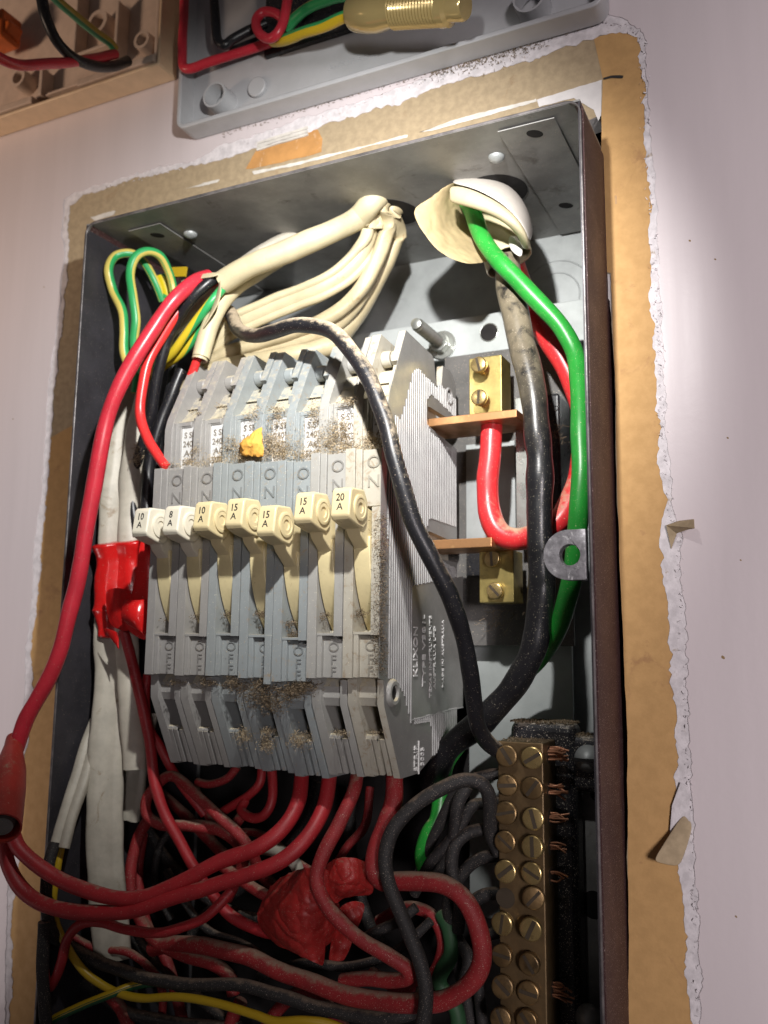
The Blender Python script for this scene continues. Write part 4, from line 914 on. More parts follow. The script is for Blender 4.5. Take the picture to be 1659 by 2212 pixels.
# flat white cables down the left wall
wire('white_cable', 'wide flat white cable running down the left wall through red tape', [('X', 300, 820, -28.9), ('X', 283, 880, -29.0), ('X', 270, 950, -29.0), ('X', 256, 1050, -29.0), ('X', 250, 1150, -29.0), ('X', 248, 1260, -29.0), ('X', 242, 1370, -29.0), ('X', 244, 1460, -28.9), ('X', 238, 1560, -28.8), ('X', 228, 1680, -28.7), ('X', 226, 1800, -28.6), ('X', 232, 1920, -28.4), ('X', 238, 2000, -28.2), ('X', 246, 2072, -28.0)], .78, M['white_sheath'], 'cable', group='flat white cables', flat=(.8, .6, 0), b=.34, sec=S2)
wire('white_cable', 'second flat white cable just right of the widest one', [('X', 322, 830, -27.6), ('X', 305, 900, -27.9), ('X', 288, 1000, -28.2), ('X', 282, 1100, -28.3), ('X', 280, 1200, -28.2), ('X', 274, 1340, -28.0), ('X', 278, 1450, -27.8), ('X', 285, 1560, -27.6), ('X', 290, 1660, -27.5)], .5, M['white_sheath'], 'cable', group='flat white cables', flat=(.8, .6, 0), b=.3)
wire('white_cable', 'short flat white cable slanting down left to a ragged cut end', [(215, 1560, -.9), (196, 1610, -1.4), (170, 1690, -1.9), (148, 1760, -2.3), (128, 1830, -2.6)], .42, M['white_sheath'], 'cable', group='flat white cables', flat=(1, .4, 0), b=.24, sec=S2)
wire('white_cable', 'pale flat cable behind the red wires at left', [(318, 1540, .8), (300, 1620, .4), (290, 1690, .2), (278, 1770, .3)], .5, M['white_sheath'], 'cable', group='flat white cables', flat=(1, .4, 0), b=.25, sec=S2)
wire('earth_wire', 'striped earth wire leaving the ragged end of the short white cable', [(134, 1825, -2.6), (122, 1880, -2.7), (115, 1940, -2.8), (122, 1990, -2.9), (140, 2035, -2.9), (165, 2075, -2.9), (200, 2112, -2.7), (246, 2143, -2.5), (317, 2155, -2.3), (397, 2153, -2.3), (476, 2167, -2.3), (548, 2190, -2.3), (595, 2207, -2.2), (655, 2206, -2.0), (720, 2215, -1.6), (790, 2250, -1.4)], .165, M['earth_d'], group='striped earth wires', n=8)
wire('earth_wire', 'striped earth wire in the bottom left corner', [(80, 2235, -3.0), (110, 2206, -3.0), (160, 2180, -3.0), (232, 2150, -2.7), (290, 2128, -2.0), (350, 2120, -1.2), (410, 2130, -.4)], .17, M['earth_d'], group='striped earth wires')
wire('black_wire', 'black wire beside the ragged cable end at lower left', [(118, 1820, -2.8), (102, 1880, -2.8), (100, 1950, -2.8), (112, 2010, -2.8), (140, 2040, -2.6), (218, 2078, -2.4), (298, 2108, -2.2), (397, 2125, -2.0), (516, 2127, -1.8), (595, 2148, -1.6), (681, 2174, -1.4), (780, 2194, -1.2), (863, 2196, -1.0), (900, 2180, -.6), (912, 2140, 0)], .25, M['black_dusty'], n=8)
wire('black_wire', 'black wire down the front left corner of the box', [(95, 1990, -3.0), (92, 2080, -3.0), (96, 2180, -3.0), (110, 2260, -3.0)], .25, M['black_dusty'])
# red tape joint at left
tp = thing('tape_joint', at(255, 1300, -2.2), 'glossy red insulating tape wrapped round the flat white cable', 'tape')
mb = MB(); mb_pts = [onX(258, 1168, -28.6), onX(262, 1200, -28.6), onX(262, 1240, -28.6), onX(260, 1280, -28.6), onX(262, 1320, -28.6), onX(256, 1352, -28.6), onX(252, 1382, -28.6)]
tube(mb, catmull(mb_pts, 6), 1.12, sec=flat_sec(2, 40), flat=(.9, .42, 0), b=.74, wob=.20, rmul=lambda t: 1.0 + .025 * math.sin(t * 19) - .30 * max(0, t - .72) / .28)
crumple(mb.build('tape_wrap', M['tape'], tp, smooth=50, subsurf=1), .05, 1)
patch([[(300, 1160, -3.2), (322, 1150, -3.0), (345, 1170, -2.6)], [(296, 1230, -3.3), (322, 1240, -3.2), (345, 1250, -2.7)], [(280, 1300, -3.2), (318, 1310, -3.1), (338, 1330, -2.7)], [(262, 1325, -3.0), (300, 1345, -3.2), (326, 1378, -2.8)]], M['tape'], 'tape_fold', parent=tp, solid=.05)
patch([[(226, 1270, -2.9), (250, 1268, -3.2), (288, 1270, -3.2)], [(228, 1310, -2.9), (254, 1315, -3.25), (290, 1315, -3.2)], [(236, 1352, -2.8), (256, 1362, -3.1), (284, 1372, -3.1)]], M['tape'], 'tape_fold', parent=tp, solid=.05, sub=1)
patch([[(262, 1290, -3.3), (285, 1296, -3.5), (318, 1290, -3.3)], [(262, 1330, -3.3), (290, 1338, -3.5), (322, 1340, -3.2)], [(272, 1362, -3.2), (296, 1378, -3.4), (322, 1392, -3.1)]], M['tape'], 'tape_fold', parent=tp, solid=.05, sub=1)
patch([[(258, 1322, -3.6), (272, 1306, -3.9), (300, 1296, -3.7), (322, 1290, -3.3)], [(262, 1338, -3.8), (280, 1330, -4.1), (302, 1322, -3.9), (324, 1326, -3.4)], [(280, 1352, -3.4), (296, 1362, -3.7), (310, 1370, -3.6), (322, 1385, -3.2)]], M['tape'], 'tape_fold', parent=tp, solid=.06)
patch([[(217, 1350, -3.0), (245, 1362, -3.2), (262, 1366, -3.0)], [(235, 1375, -3.0), (250, 1385, -3.1), (256, 1392, -3.0)], [(250, 1392, -2.9), (254, 1400, -3.0), (258, 1404, -3.0)]], M['tape'], 'tape_fold', parent=tp, solid=.05)
# red wires leaving the tape and going down
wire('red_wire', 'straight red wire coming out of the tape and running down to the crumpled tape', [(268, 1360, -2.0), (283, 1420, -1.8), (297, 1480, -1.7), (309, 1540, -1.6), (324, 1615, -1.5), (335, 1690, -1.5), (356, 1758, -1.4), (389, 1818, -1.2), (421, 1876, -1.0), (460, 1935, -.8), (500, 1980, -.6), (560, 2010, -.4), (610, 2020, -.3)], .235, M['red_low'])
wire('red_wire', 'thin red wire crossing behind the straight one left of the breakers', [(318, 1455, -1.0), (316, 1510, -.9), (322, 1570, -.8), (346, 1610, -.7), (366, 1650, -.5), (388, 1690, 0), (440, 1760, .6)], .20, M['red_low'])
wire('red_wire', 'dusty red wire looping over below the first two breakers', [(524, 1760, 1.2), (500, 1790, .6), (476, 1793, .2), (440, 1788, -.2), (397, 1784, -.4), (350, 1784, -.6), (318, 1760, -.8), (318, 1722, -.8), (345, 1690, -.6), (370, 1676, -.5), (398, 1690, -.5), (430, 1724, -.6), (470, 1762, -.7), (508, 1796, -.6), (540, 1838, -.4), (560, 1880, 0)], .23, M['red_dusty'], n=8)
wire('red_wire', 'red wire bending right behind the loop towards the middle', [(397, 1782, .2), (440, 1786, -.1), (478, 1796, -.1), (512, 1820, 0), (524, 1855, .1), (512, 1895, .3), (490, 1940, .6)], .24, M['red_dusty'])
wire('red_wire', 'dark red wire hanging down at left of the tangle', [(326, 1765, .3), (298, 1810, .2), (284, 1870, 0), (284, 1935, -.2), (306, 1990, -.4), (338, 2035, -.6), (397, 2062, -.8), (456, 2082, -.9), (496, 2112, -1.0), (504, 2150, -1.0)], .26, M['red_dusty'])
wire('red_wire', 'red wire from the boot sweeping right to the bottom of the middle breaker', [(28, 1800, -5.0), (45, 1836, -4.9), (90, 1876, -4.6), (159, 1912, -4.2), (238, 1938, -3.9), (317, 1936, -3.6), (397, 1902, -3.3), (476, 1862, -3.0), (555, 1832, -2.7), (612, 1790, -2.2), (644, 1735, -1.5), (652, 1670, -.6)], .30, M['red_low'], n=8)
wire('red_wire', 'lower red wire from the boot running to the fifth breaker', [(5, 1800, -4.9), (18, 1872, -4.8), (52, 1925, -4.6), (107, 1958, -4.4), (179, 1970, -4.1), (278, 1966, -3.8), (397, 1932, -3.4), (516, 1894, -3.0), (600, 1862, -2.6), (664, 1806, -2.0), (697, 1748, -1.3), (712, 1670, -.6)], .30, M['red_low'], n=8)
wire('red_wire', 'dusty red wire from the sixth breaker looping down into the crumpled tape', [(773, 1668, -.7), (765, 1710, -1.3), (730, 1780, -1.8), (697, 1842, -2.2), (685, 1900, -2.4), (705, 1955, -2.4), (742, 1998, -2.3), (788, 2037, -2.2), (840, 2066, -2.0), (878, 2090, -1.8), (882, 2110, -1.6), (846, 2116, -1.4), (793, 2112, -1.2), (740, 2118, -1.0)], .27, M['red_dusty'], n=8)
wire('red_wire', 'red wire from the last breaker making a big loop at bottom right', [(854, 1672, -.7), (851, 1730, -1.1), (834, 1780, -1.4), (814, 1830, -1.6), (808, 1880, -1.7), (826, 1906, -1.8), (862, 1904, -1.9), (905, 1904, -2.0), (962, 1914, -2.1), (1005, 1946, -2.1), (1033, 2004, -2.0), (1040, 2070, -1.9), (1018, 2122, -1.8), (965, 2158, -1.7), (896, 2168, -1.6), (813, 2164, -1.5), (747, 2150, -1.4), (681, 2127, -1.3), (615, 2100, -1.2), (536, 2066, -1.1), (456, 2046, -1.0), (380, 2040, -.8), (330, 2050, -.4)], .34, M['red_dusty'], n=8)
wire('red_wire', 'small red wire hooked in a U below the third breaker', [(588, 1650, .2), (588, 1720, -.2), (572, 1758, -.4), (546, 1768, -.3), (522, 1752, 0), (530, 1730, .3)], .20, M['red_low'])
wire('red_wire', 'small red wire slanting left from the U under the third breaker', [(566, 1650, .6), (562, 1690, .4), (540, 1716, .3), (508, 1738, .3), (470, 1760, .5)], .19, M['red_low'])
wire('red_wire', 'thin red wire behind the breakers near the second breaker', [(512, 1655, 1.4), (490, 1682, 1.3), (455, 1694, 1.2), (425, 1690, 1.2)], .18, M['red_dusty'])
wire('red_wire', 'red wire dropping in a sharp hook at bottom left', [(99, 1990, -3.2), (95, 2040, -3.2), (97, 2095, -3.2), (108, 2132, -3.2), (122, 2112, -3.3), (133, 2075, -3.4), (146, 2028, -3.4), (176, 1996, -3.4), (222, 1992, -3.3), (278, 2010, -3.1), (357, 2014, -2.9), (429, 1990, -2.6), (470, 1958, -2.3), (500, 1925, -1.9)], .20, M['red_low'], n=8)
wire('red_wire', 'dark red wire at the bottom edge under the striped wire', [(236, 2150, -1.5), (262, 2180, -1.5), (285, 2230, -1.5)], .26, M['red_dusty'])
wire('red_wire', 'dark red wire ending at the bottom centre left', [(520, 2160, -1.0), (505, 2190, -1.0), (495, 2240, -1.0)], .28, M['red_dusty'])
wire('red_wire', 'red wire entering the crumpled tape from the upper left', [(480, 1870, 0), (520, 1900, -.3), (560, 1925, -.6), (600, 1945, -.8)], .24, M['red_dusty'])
wire('black_wire', 'thin dusty black wire curling behind the red tangle', [(372, 1790, 1.2), (350, 1820, 1.0), (336, 1870, .9), (340, 1930, .9), (370, 1985, 1.0)], .16, M['black_dusty'])
wire('white_cable', 'short pale cable behind the crumpled tape in the middle', [(556, 1830, .6), (590, 1836, .2), (622, 1850, 0), (644, 1880, 0), (650, 1920, .2)], .26, M['white_sheath'], 'cable', group='flat white cables')
# neutral wires at the bar
wire('black_wire', 'dusty black wire arching left from the neutral bar and down through the tangle', [(1078, 1845, .4), (1060, 1800, .1), (1060, 1740, -.4), (1050, 1704, -.8), (1025, 1688, -1.1), (985, 1690, -1.4), (930, 1716, -1.8), (880, 1756, -2.1), (846, 1800, -2.3), (833, 1855, -2.4), (842, 1910, -2.5), (866, 1972, -2.5), (890, 2032, -2.4), (909, 2082, -2.4), (919, 2140, -2.4), (912, 2215, -2.4)], .265, M['black_dusty'], n=8)
wire('black_wire', 'black wire from the second row of the neutral bar', [(1095, 1672, .5), (1060, 1672, .4), (1020, 1684, .2), (985, 1712, .3), (960, 1760, .6), (925, 1830, 1.0), (900, 1900, 1.4)], .22, M['black_dusty'])
wire('black_wire', 'black wire looping from the third row of the neutral bar', [(1095, 1732, .5), (1055, 1735, .4), (1020, 1742, .3), (990, 1790, .2), (960, 1830, .1), (925, 1868, .1), (895, 1930, .4)], .22, M['black_dusty'])
wire('black_wire', 'black wire descending from the fourth row of the neutral bar', [(1095, 1792, .5), (1050, 1790, .4), (1010, 1798, .2), (982, 1830, 0), (978, 1890, 0), (992, 1940, .3), (990, 2010, .8)], .24, M['black_dusty'])
wire('black_wire', 'black wire bending behind the big red loop', [(1095, 1850, .7), (1040, 1850, .8), (1000, 1880, .9), (970, 1950, .9), (985, 2020, 1.0), (1010, 2070, 1.0), (1000, 2130, 1.0)], .24, M['black_dusty'])
wire('black_wire', 'straight black wire just behind the front loop', [(1010, 1700, .1), (990, 1735, 0), (982, 1790, .1), (968, 1850, .2), (940, 1890, .3)], .24, M['black_dusty'])
wire('black_wire', 'dusty black wire crossing behind the loop to the crumpled tape', [(900, 1960, .4), (860, 1990, .2), (815, 2010, .1), (780, 2030, .2)], .2, M['black_dusty'])
wire('green_wire', 'dark green cable inside the big red loop at lower right', [(955, 1975, 1.2), (972, 2010, .9), (975, 2060, .9), (950, 2120, 1.1), (985, 2180, 1.2), (990, 2240, 1.3)], .30, M['green_dark'])
for lab, pts, r, mt in (
    ('dark red wire deep in the box crossing below the first breakers', [(330, 1700, 3), (400, 1760, 2.4), (480, 1840, 2), (560, 1890, 2), (640, 1960, 2.2), (700, 2060, 2.4)], .26, 'red_dusty'),
    ('deep black wire sagging across the middle of the tangle', [(300, 1760, 2.5), (380, 1880, 2), (480, 1960, 1.6), (600, 1990, 1.5), (720, 1950, 1.6), (800, 1860, 2)], .24, 'black_dusty'),
    ('black wire standing upright behind the crumpled tape', [(760, 1700, 3), (755, 1800, 2.6), (770, 1900, 2.2), (800, 2000, 2), (850, 2080, 2)], .25, 'black_dusty'),
    ('dark red wire looping low behind the big red loop', [(820, 1990, 1.6), (870, 1960, 1.4), (930, 1975, 1.3), (960, 2040, 1.3), (930, 2110, 1.4), (860, 2130, 1.5), (800, 2100, 1.5)], .25, 'red_dusty'),
    ('black wire under the striped wire at the bottom left', [(180, 2120, -1.8), (260, 2180, -1.4), (380, 2210, -1.2), (520, 2220, -1)], .24, 'black_dusty'),
    ('black wire bunched with others left of the neutral bar', [(1085, 1930, 1.4), (1040, 1935, 1.3), (1000, 1975, 1.5), (985, 2060, 1.6), (1010, 2160, 1.6), (1020, 2240, 1.6)], .24, 'black_dusty'),
    ('lowest black wire leaving the neutral bar to the left', [(1085, 2010, 1.2), (1045, 2030, 1.2), (1030, 2090, 1.3), (1040, 2180, 1.3), (1050, 2250, 1.3)], .22, 'black_dusty'),
    ('dark red wire curving up at the bottom centre', [(560, 2250, 0), (600, 2180, .3), (660, 2140, .6), (720, 2190, .6), (760, 2250, .6)], .26, 'red_dusty'),
    ('dusty black wire arching over the white cable end', [(250, 1980, .2), (300, 2040, 0), (350, 2100, -.2), (420, 2150, -.3), (480, 2200, -.3), (500, 2250, -.3)], .24, 'black_dusty'),
    ('black wire hidden behind the hanging red wires below the sixth breaker', [(690, 1690, 3), (660, 1780, 2.8), (600, 1860, 2.6), (520, 1920, 2.6), (430, 1990, 2.4), (400, 2060, 2.2)], .24, 'black_dusty'),
    ('thin dusty red wire across the tangle above the crumpled tape', [(420, 1700, 1.6), (470, 1790, .9), (560, 1800, .4), (640, 1860, .2), (700, 1900, .2)], .17, 'red_dusty'),
    ('thin red wire curling under the lower boot wire at left', [(150, 2020, -2.2), (210, 2050, -1.8), (280, 2060, -1.4), (340, 2110, -1.0), (350, 2180, -.8), (330, 2250, -.6)], .17, 'red_dusty'),
    ('dusty black wire lying across the bottom of the big loop', [(560, 2110, -.2), (660, 2080, 0), (760, 2090, .1), (860, 2050, .3), (930, 1990, .6)], .18, 'black_dusty'),
    ('thin red wire bent behind the hanging seventh breaker wire', [(800, 1700, 1.6), (790, 1780, 1.2), (750, 1830, .9), (720, 1880, .6)], .18, 'red_dusty'),
    ('slim black wire weaving between the sweep wires at left of centre', [(360, 1880, .4), (400, 1950, .1), (450, 2010, -.2), (530, 2040, -.3), (600, 2090, -.4)], .17, 'black_dusty'),
    ('dull red wire running down beside the white cable', [(310, 1800, 1.4), (300, 1880, 1.2), (312, 1980, 1), (360, 2080, .8), (390, 2180, .6), (400, 2250, .6)], .24, 'red_dusty')):
    wire('red_wire' if 'red' in mt else 'black_wire', lab, pts, r, M[mt])
# crumpled tape in the middle bottom
ct = thing('tape_joint', at(680, 2000, -1), 'large crumpled dusty red tape wrap at the bottom middle', 'tape')
patch([[(640, 1880, -.6), (664, 1872, -1.8), (690, 1868, -2.2), (720, 1880, -1.2)],
       [(590, 1905, -.8), (640, 1915, -1.9), (690, 1920, -2.1), (730, 1935, -1.0)],
       [(558, 1950, -.9), (620, 1965, -2.2), (672, 1975, -2.1), (712, 1985, -1.0)],
       [(550, 2005, -.8), (610, 2025, -2.0), (660, 2030, -1.9), (700, 2030, -.9)],
       [(600, 2040, -.6), (645, 2065, -1.6), (680, 2080, -1.4), (704, 2100, -.8)]], M['tape_dusty'], 'tape_wrap', parent=ct, solid=.06)
patch([[(700, 1868, -1.2), (728, 1850, -1.6), (765, 1850, -1.4), (796, 1862, -.6)],
       [(702, 1888, -1.5), (735, 1884, -2.0), (772, 1888, -1.7), (802, 1892, -.8)],
       [(705, 1925, -1.4), (740, 1925, -1.9), (770, 1922, -1.4), (812, 1930, -.6)],
       [(712, 1960, -1.1), (726, 1950, -1.4), (748, 1936, -1.1), (790, 1932, -.5)]], M['tape_dusty'], 'tape_fold', parent=ct, solid=.05)
patch([[(730, 1950, .2), (770, 1940, .2), (800, 1950, .4)], [(720, 2010, .2), (750, 2000, 0), (770, 2010, .4)], [(705, 2090, .2), (730, 2080, .1), (745, 2080, .4)]], M['tape_dusty'], 'tape_fold', parent=ct, solid=.05)
mb = MB(); c = at(700, 1985, -.2)
for k in range(1): mb.lathe(at(650, 1890, -.3), at(690, 2060, -.2), [(0, .9), (.3, 1.35), (.7, 1.25), (1, .6)], 18)
for k, v in enumerate(mb.v): mb.v[k] = v + Vector((mnoise.noise(v*1.3), mnoise.noise(v*1.3 + Vector((5, 0, 0))), mnoise.noise(v*1.3 + Vector((0, 7, 0))))) * .3
crumple(mb.build('tape_core', M['tape_dusty'], ct, smooth=60, subsurf=2), .32, 3)
# red rubber boot at the left edge
bt = thing('rubber_boot', at(10, 1830, -5.3), 'flared red rubber boot with grey core at the left edge', 'wire connector')
mb = MB(); mb.lathe(at(31, 1596, -5.3), at(2, 1790, -8.3), [(0, .33), (.10, .36), (.22, .46), (.38, .62), (.6, .70), (.85, .72), (1, .73), (1, .66), (.5, .62)], 36, cap=False)
mb.build('boot', M['boot'], bt, smooth=60)
mb = MB(); mb.lathe(at(16, 1690, -6.8), at(2, 1786, -8.2), [(0, .3), (.2, .48), (.9, .50), (1, .42)], 28); mb.build('core', M['steel_dark'], bt, smooth=50)

# ================================================================== GREY MOUNTING PLATE AND BEIGE BOX ABOVE
def tray(t, x0, x1, z0, z1, yf, wall_t, mat_w, mat_f, r=.5, floor=-.28, lip=None):
    mb = MB(); shell(mb, rounded(x0, x1, z0, z1, r), rounded(x0 + wall_t, x1 - wall_t, z0 + wall_t, z1 - wall_t, max(.05, r - wall_t)), yf, -.115)
    mb.build('rim', mat_w, t, smooth=40, bevel=.05)
    mb = MB(); o = rounded(x0 + wall_t*.5, x1 - wall_t*.5, z0 + wall_t*.5, z1 - wall_t*.5, r); n = len(o)
    mb.add([(x, floor, z) for x, z in o] + [(x, -.12, z) for x, z in o], [tuple(range(n))] + [(i, (i+1) % n, n + (i+1) % n, n + i) for i in range(n)])
    mb.build('floor', mat_f, t, smooth=0)
g0 = at(414, 309, 0); g1 = at(1312, 44, 0)
gx0, gx1, gz0 = g0.x, g1.x + .12, g0.z
gp = thing('mounting_plate', ((gx0+gx1)/2, -.3, gz0), 'grey plastic switch mounting plate on the wall above the fuse box', 'mounting plate')
tray(gp, gx0, gx1, gz0, gz0 + 12, -1.25, .22, M['grey_plate'], M['grey_plate'])
def ring_boss(px, py, r, parent, mat, y0=-.28, y1=-1.25, hole=True):
    c = at(px, py, y1); mb = MB()
    mb.lathe((c.x, y0, c.z), (c.x, y1, c.z), [(0, r*1.05), (1, r), (1, r*.86), (.15, r*.8)], 36, cap=False)
    o = mb.build('screw_boss', mat, parent, smooth=40)
    mb = MB(); mb.cyl((c.x, y0 - .06, c.z), (c.x, y0 - .05, c.z), r*.84, n=30); mb.build('boss_floor', mat, parent, smooth=0)
    if hole:
        mb = MB(); mb.lathe((c.x + r*.1, y0 - .066, c.z - r*.1), (c.x + r*.1, y0 - .062, c.z - r*.1), [(0, r*.3), (1, r*.3)], 24, flat=1.5); mb.build('screw_hole', M['deep_shade'], o, smooth=0)
ring_boss(462, 204, .64, gp, M['grey_plate']); ring_boss(1142, -8, .68, gp, M['grey_plate'])
for px, py, r in ((557, 222, .5),):
    c = at(px, py, -.3); mb = MB(); mb.cyl((c.x, -.28, c.z + .75), (c.x, -.5, c.z + .75), r, n=28); mb.build('moulded_pad', M['grey_plate'], gp, smooth=40, bevel=.05)
mb = MB(); c = at(700, 60, -.5); mb.box(gx0 + 4.5, gx0 + 9.5, -.55, -.28, at(560, 128, -.5).z, gz0 + 11); mb.build('dark_insert', M['black_plastic'], gp, smooth=0, bevel=.05)
text = MB(); c = at(760, 128, -.285); text_mesh(text, 'AUSTRALIA', .40, (c.x, -.282, c.z - .1), (1, 0, 0), (0, 0, 1), depth=.02, xscale=1.2); text.build('embossed_lettering', M['grey_plate'], gp, smooth=0)
wire('red_wire', 'red wire bending sharply at the lower left of the grey mounting plate', [(398, -60, -1.5), (396, 0, -1.5), (396, 60, -1.5), (394, 110, -1.5), (396, 142, -1.5), (412, 148, -1.45), (450, 134, -1.3), (500, 120, -1.1), (545, 106, -.95), (590, 88, -.8)], .225, M['red'])
wire('black_wire', 'black wire bent back up on the grey mounting plate', [(462, -60, -1.8), (463, 0, -1.8), (464, 50, -1.8), (470, 85, -1.8), (486, 96, -1.7), (505, 84, -1.5), (540, 66, -1.2), (575, 50, -.9)], .225, M['black'])
wire('red_wire', 'red wire curled into a small ring on the grey mounting plate', [(625, -50, -2.4), (620, 0, -2.4), (613, 43, -2.4), (600, 72, -2.4), (580, 83, -2.3), (560, 70, -2.1), (554, 45, -1.9), (568, 26, -1.8), (592, 26, -1.7), (612, 40, -1.5)], .22, M['red'], n=9)
wire('earth_wire', 'yellow and green striped wire running into the clear tubular connector', [(590, 88, -1.4), (612, 86, -1.9), (645, 76, -2.3), (690, 60, -2.7), (735, 40, -3.1), (775, 28, -3.4)], .25, earth('earth_fresh', yellow=(.66, .46, .02), turn=.85, dust=0), group='striped earth wires')
wire('earth_wire', 'second striped wire above the yellow one on the grey plate', [(618, 62, -1.2), (640, 36, -1.4), (675, 14, -1.7), (730, -4, -2.1), (780, -10, -2.4)], .24, M['earth_b'], group='striped earth wires')
wire('black_wire', 'dark wire in the shadow behind the red ring', [(500, 110, -.7), (560, 88, -.6), (620, 70, -.7), (660, 20, -.7), (690, -40, -.7)], .2, M['black'])
cn = thing('tube_connector', at(880, 40, -3.5), 'yellowed translucent tubular cable connector with green core above the grey plate', 'cable connector')
A_, B_ = at(762, 30, -3.4), at(1006, 12, -3.8)
mb = MB(); mb.lathe(A_, B_, [(0, .66), (.04, .74), (.16, .80), (.24, .78), (.34, .66), (.38, .64), (.39, .72)] + [(.40 + .40*i/30, .72 if i % 2 else .67) for i in range(31)] + [(.81, .76), (.86, .74), (.88, .58), (.90, .56), (.985, .56), (1, .50)], 40)
mb.build('clear_sleeve', M['clear'], cn, smooth=40)
mb = MB(); mb.lathe(A_.lerp(B_, .1), B_.lerp(A_, .2), [(0, .35), (.3, .5), (1, .5)], 24); mb.build('green_core', surf('green_core_mat', (.22, .28, .10), .5, var=.2, stain=(.4, .3, .12), stainamt=.5), cn, smooth=50)

b0 = at(385, 175, 0); bx1, bz0 = b0.x, b0.z
bb = thing('mounting_box', (bx1 - 6, -.3, bz0), 'beige plastic mounting box with open front at the top left', 'mounting box')
tray(bb, bx1 - 16, bx1, bz0, bz0 + 14, -1.5, .16, M['beige_side'], M['beige'], r=.12, floor=-.30)
# double inner ledge, ribs and bosses inside
mb = MB(); mb.box(bx1 - .62, bx1 - .36, -1.25, -.3, bz0 + .4, bz0 + 13); mb.box(bx1 - 5.6, bx1 - .5, -1.35, -.3, bz0 + .45, bz0 + .85); mb.box(bx1 - 16, bx1 - 8.8, -1.35, -.3, bz0 + .45, bz0 + .85)
mb.build('inner_ledge', M['beige'], bb, smooth=0, bevel=.08)
mb = MB()
for x_, w_, z_, h_ in ((-3.4, .22, 1.6, 3.2), (-6.3, .2, 2.4, 4), (-8.6, .25, .9, 1.6)): mb.box(bx1 + x_, bx1 + x_ + w_, -1.15, -.3, bz0 + z_, bz0 + z_ + h_)
mb.box(bx1 - 6.3, bx1 - 3.2, -1.1, -.3, bz0 + 2.5, bz0 + 2.68); mb.box(bx1 - 9, bx1 - 5.5, -.9, -.3, bz0 + .95, bz0 + 1.1)
mb.build('moulded_rib', M['beige'], bb, smooth=0, bevel=.05)
for dx, dz, r in ((-1.5, 2.0, .55), (-4.6, 4.0, .75), (-10.2, 2.4, .6)):
    mb = MB(); mb.lathe((bx1 + dx, -.3, bz0 + dz), (bx1 + dx, -1.2, bz0 + dz), [(0, r), (1, r*.9), (1, r*.6), (.3, r*.55)], 30, cap=False); mb.build('screw_boss', M['beige'], bb, smooth=40)
wire('black_wire', 'black wire curving into the beige mounting box', [(85, -40, -2.6), (92, 0, -2.6), (100, 40, -2.6), (122, 88, -2.4), (158, 125, -2.1), (200, 142, -1.7), (245, 142, -1.2), (275, 130, -.7)], .25, M['black'])
wire('red_wire', 'red wire crossing the bottom of the beige mounting box', [(-60, 90, -1.9), (-10, 122, -1.9), (30, 138, -1.8), (80, 140, -1.6), (150, 134, -1.3), (210, 124, -.9), (250, 118, -.5)], .23, M['red'])
wire('earth_wire', 'striped earth wire diagonal across the beige mounting box', [(90, -40, -2.2), (125, 0, -2.0), (165, 36, -1.7), (205, 68, -1.4), (236, 90, -1.0), (248, 106, -.6)], .21, earth('earth_beige', yellow=(.42, .30, .05), green=(.03, .20, .08), turn=.5, dust=0), group='striped earth wires')
c = at(0, 50, -2.2); oc = thing('orange_connector', c, 'orange plastic connector with white insert at the top left corner', 'connector')
mb = MB(); mb.box(c.x - 1.6, c.x + .35, -2.4, -1.0, c.z - .9, c.z + .75); mb.box(c.x - .2, c.x + .65, -2.2, -1.2, c.z - .5, c.z + .2, rot=Matrix.Rotation(.5, 3, 'Y')); mb.build('shell', M['cap_orange'], oc, smooth=30, bevel=.15, seg=3)
mb = MB(); mb.box(c.x - 1.2, c.x + .05, -2.75, -2.2, c.z - .25, c.z + .6, rot=Matrix.Rotation(-.3, 3, 'Y')); mb.build('insert', M['zinc'], oc, smooth=0, bevel=.08)

# ================================================================== DUST, FLUFF AND THE ORANGE CHUNK
def fibre(mb, c, L, w, rr):
    d = Vector((rr.gauss(0, 1), rr.gauss(0, 1), rr.gauss(0, 1))).normalized(); e = d.orthogonal().normalized()
    b = d.cross(e); k = rr.uniform(-.8, .8)
    p = [c - d*L*.5, c - d*L*.15 + e*L*.18*k, c + d*L*.2 + e*L*.1*k, c + d*L*.5 - b*L*.2*k]
    vs = []
    for q in p: vs += [q - b*w, q + b*w]
    mb.add(vs, [(0,1,3,2), (2,3,5,4), (4,5,7,6)])
def grain(mb, c, s_, rr):
    P = [c + Vector((rr.gauss(0, 1), rr.gauss(0, 1), rr.gauss(0, 1))).normalized() * s_ * rr.uniform(.6, 1.2) for _ in range(5)]
    mb.add(P, [(0,1,2), (0,2,3), (0,3,1), (4,1,2), (4,2,3), (4,3,1)])
def clump(mb, c, rx, ry, rz, n, rr, L=.2, s_=.035, fw=.010):
    for _ in range(n):
        u = Vector((rr.gauss(0, .5), rr.gauss(0, .5), rr.gauss(0, .5)))
        q = c + Vector((u.x*rx, u.y*ry, u.z*rz))
        for _k in range(2):
            q2 = q + Vector((rr.gauss(0, .05), rr.gauss(0, .04), rr.gauss(0, .05)))
            if rr.random() < .45: fibre(mb, q2, rr.uniform(.3, 1.0)*L*.7, fw*rr.uniform(.5, 1.2), rr)
            else: grain(mb, q2, s_*rr.uniform(.3, 1.0), rr)
rr = random.Random(77)
mb = MB()
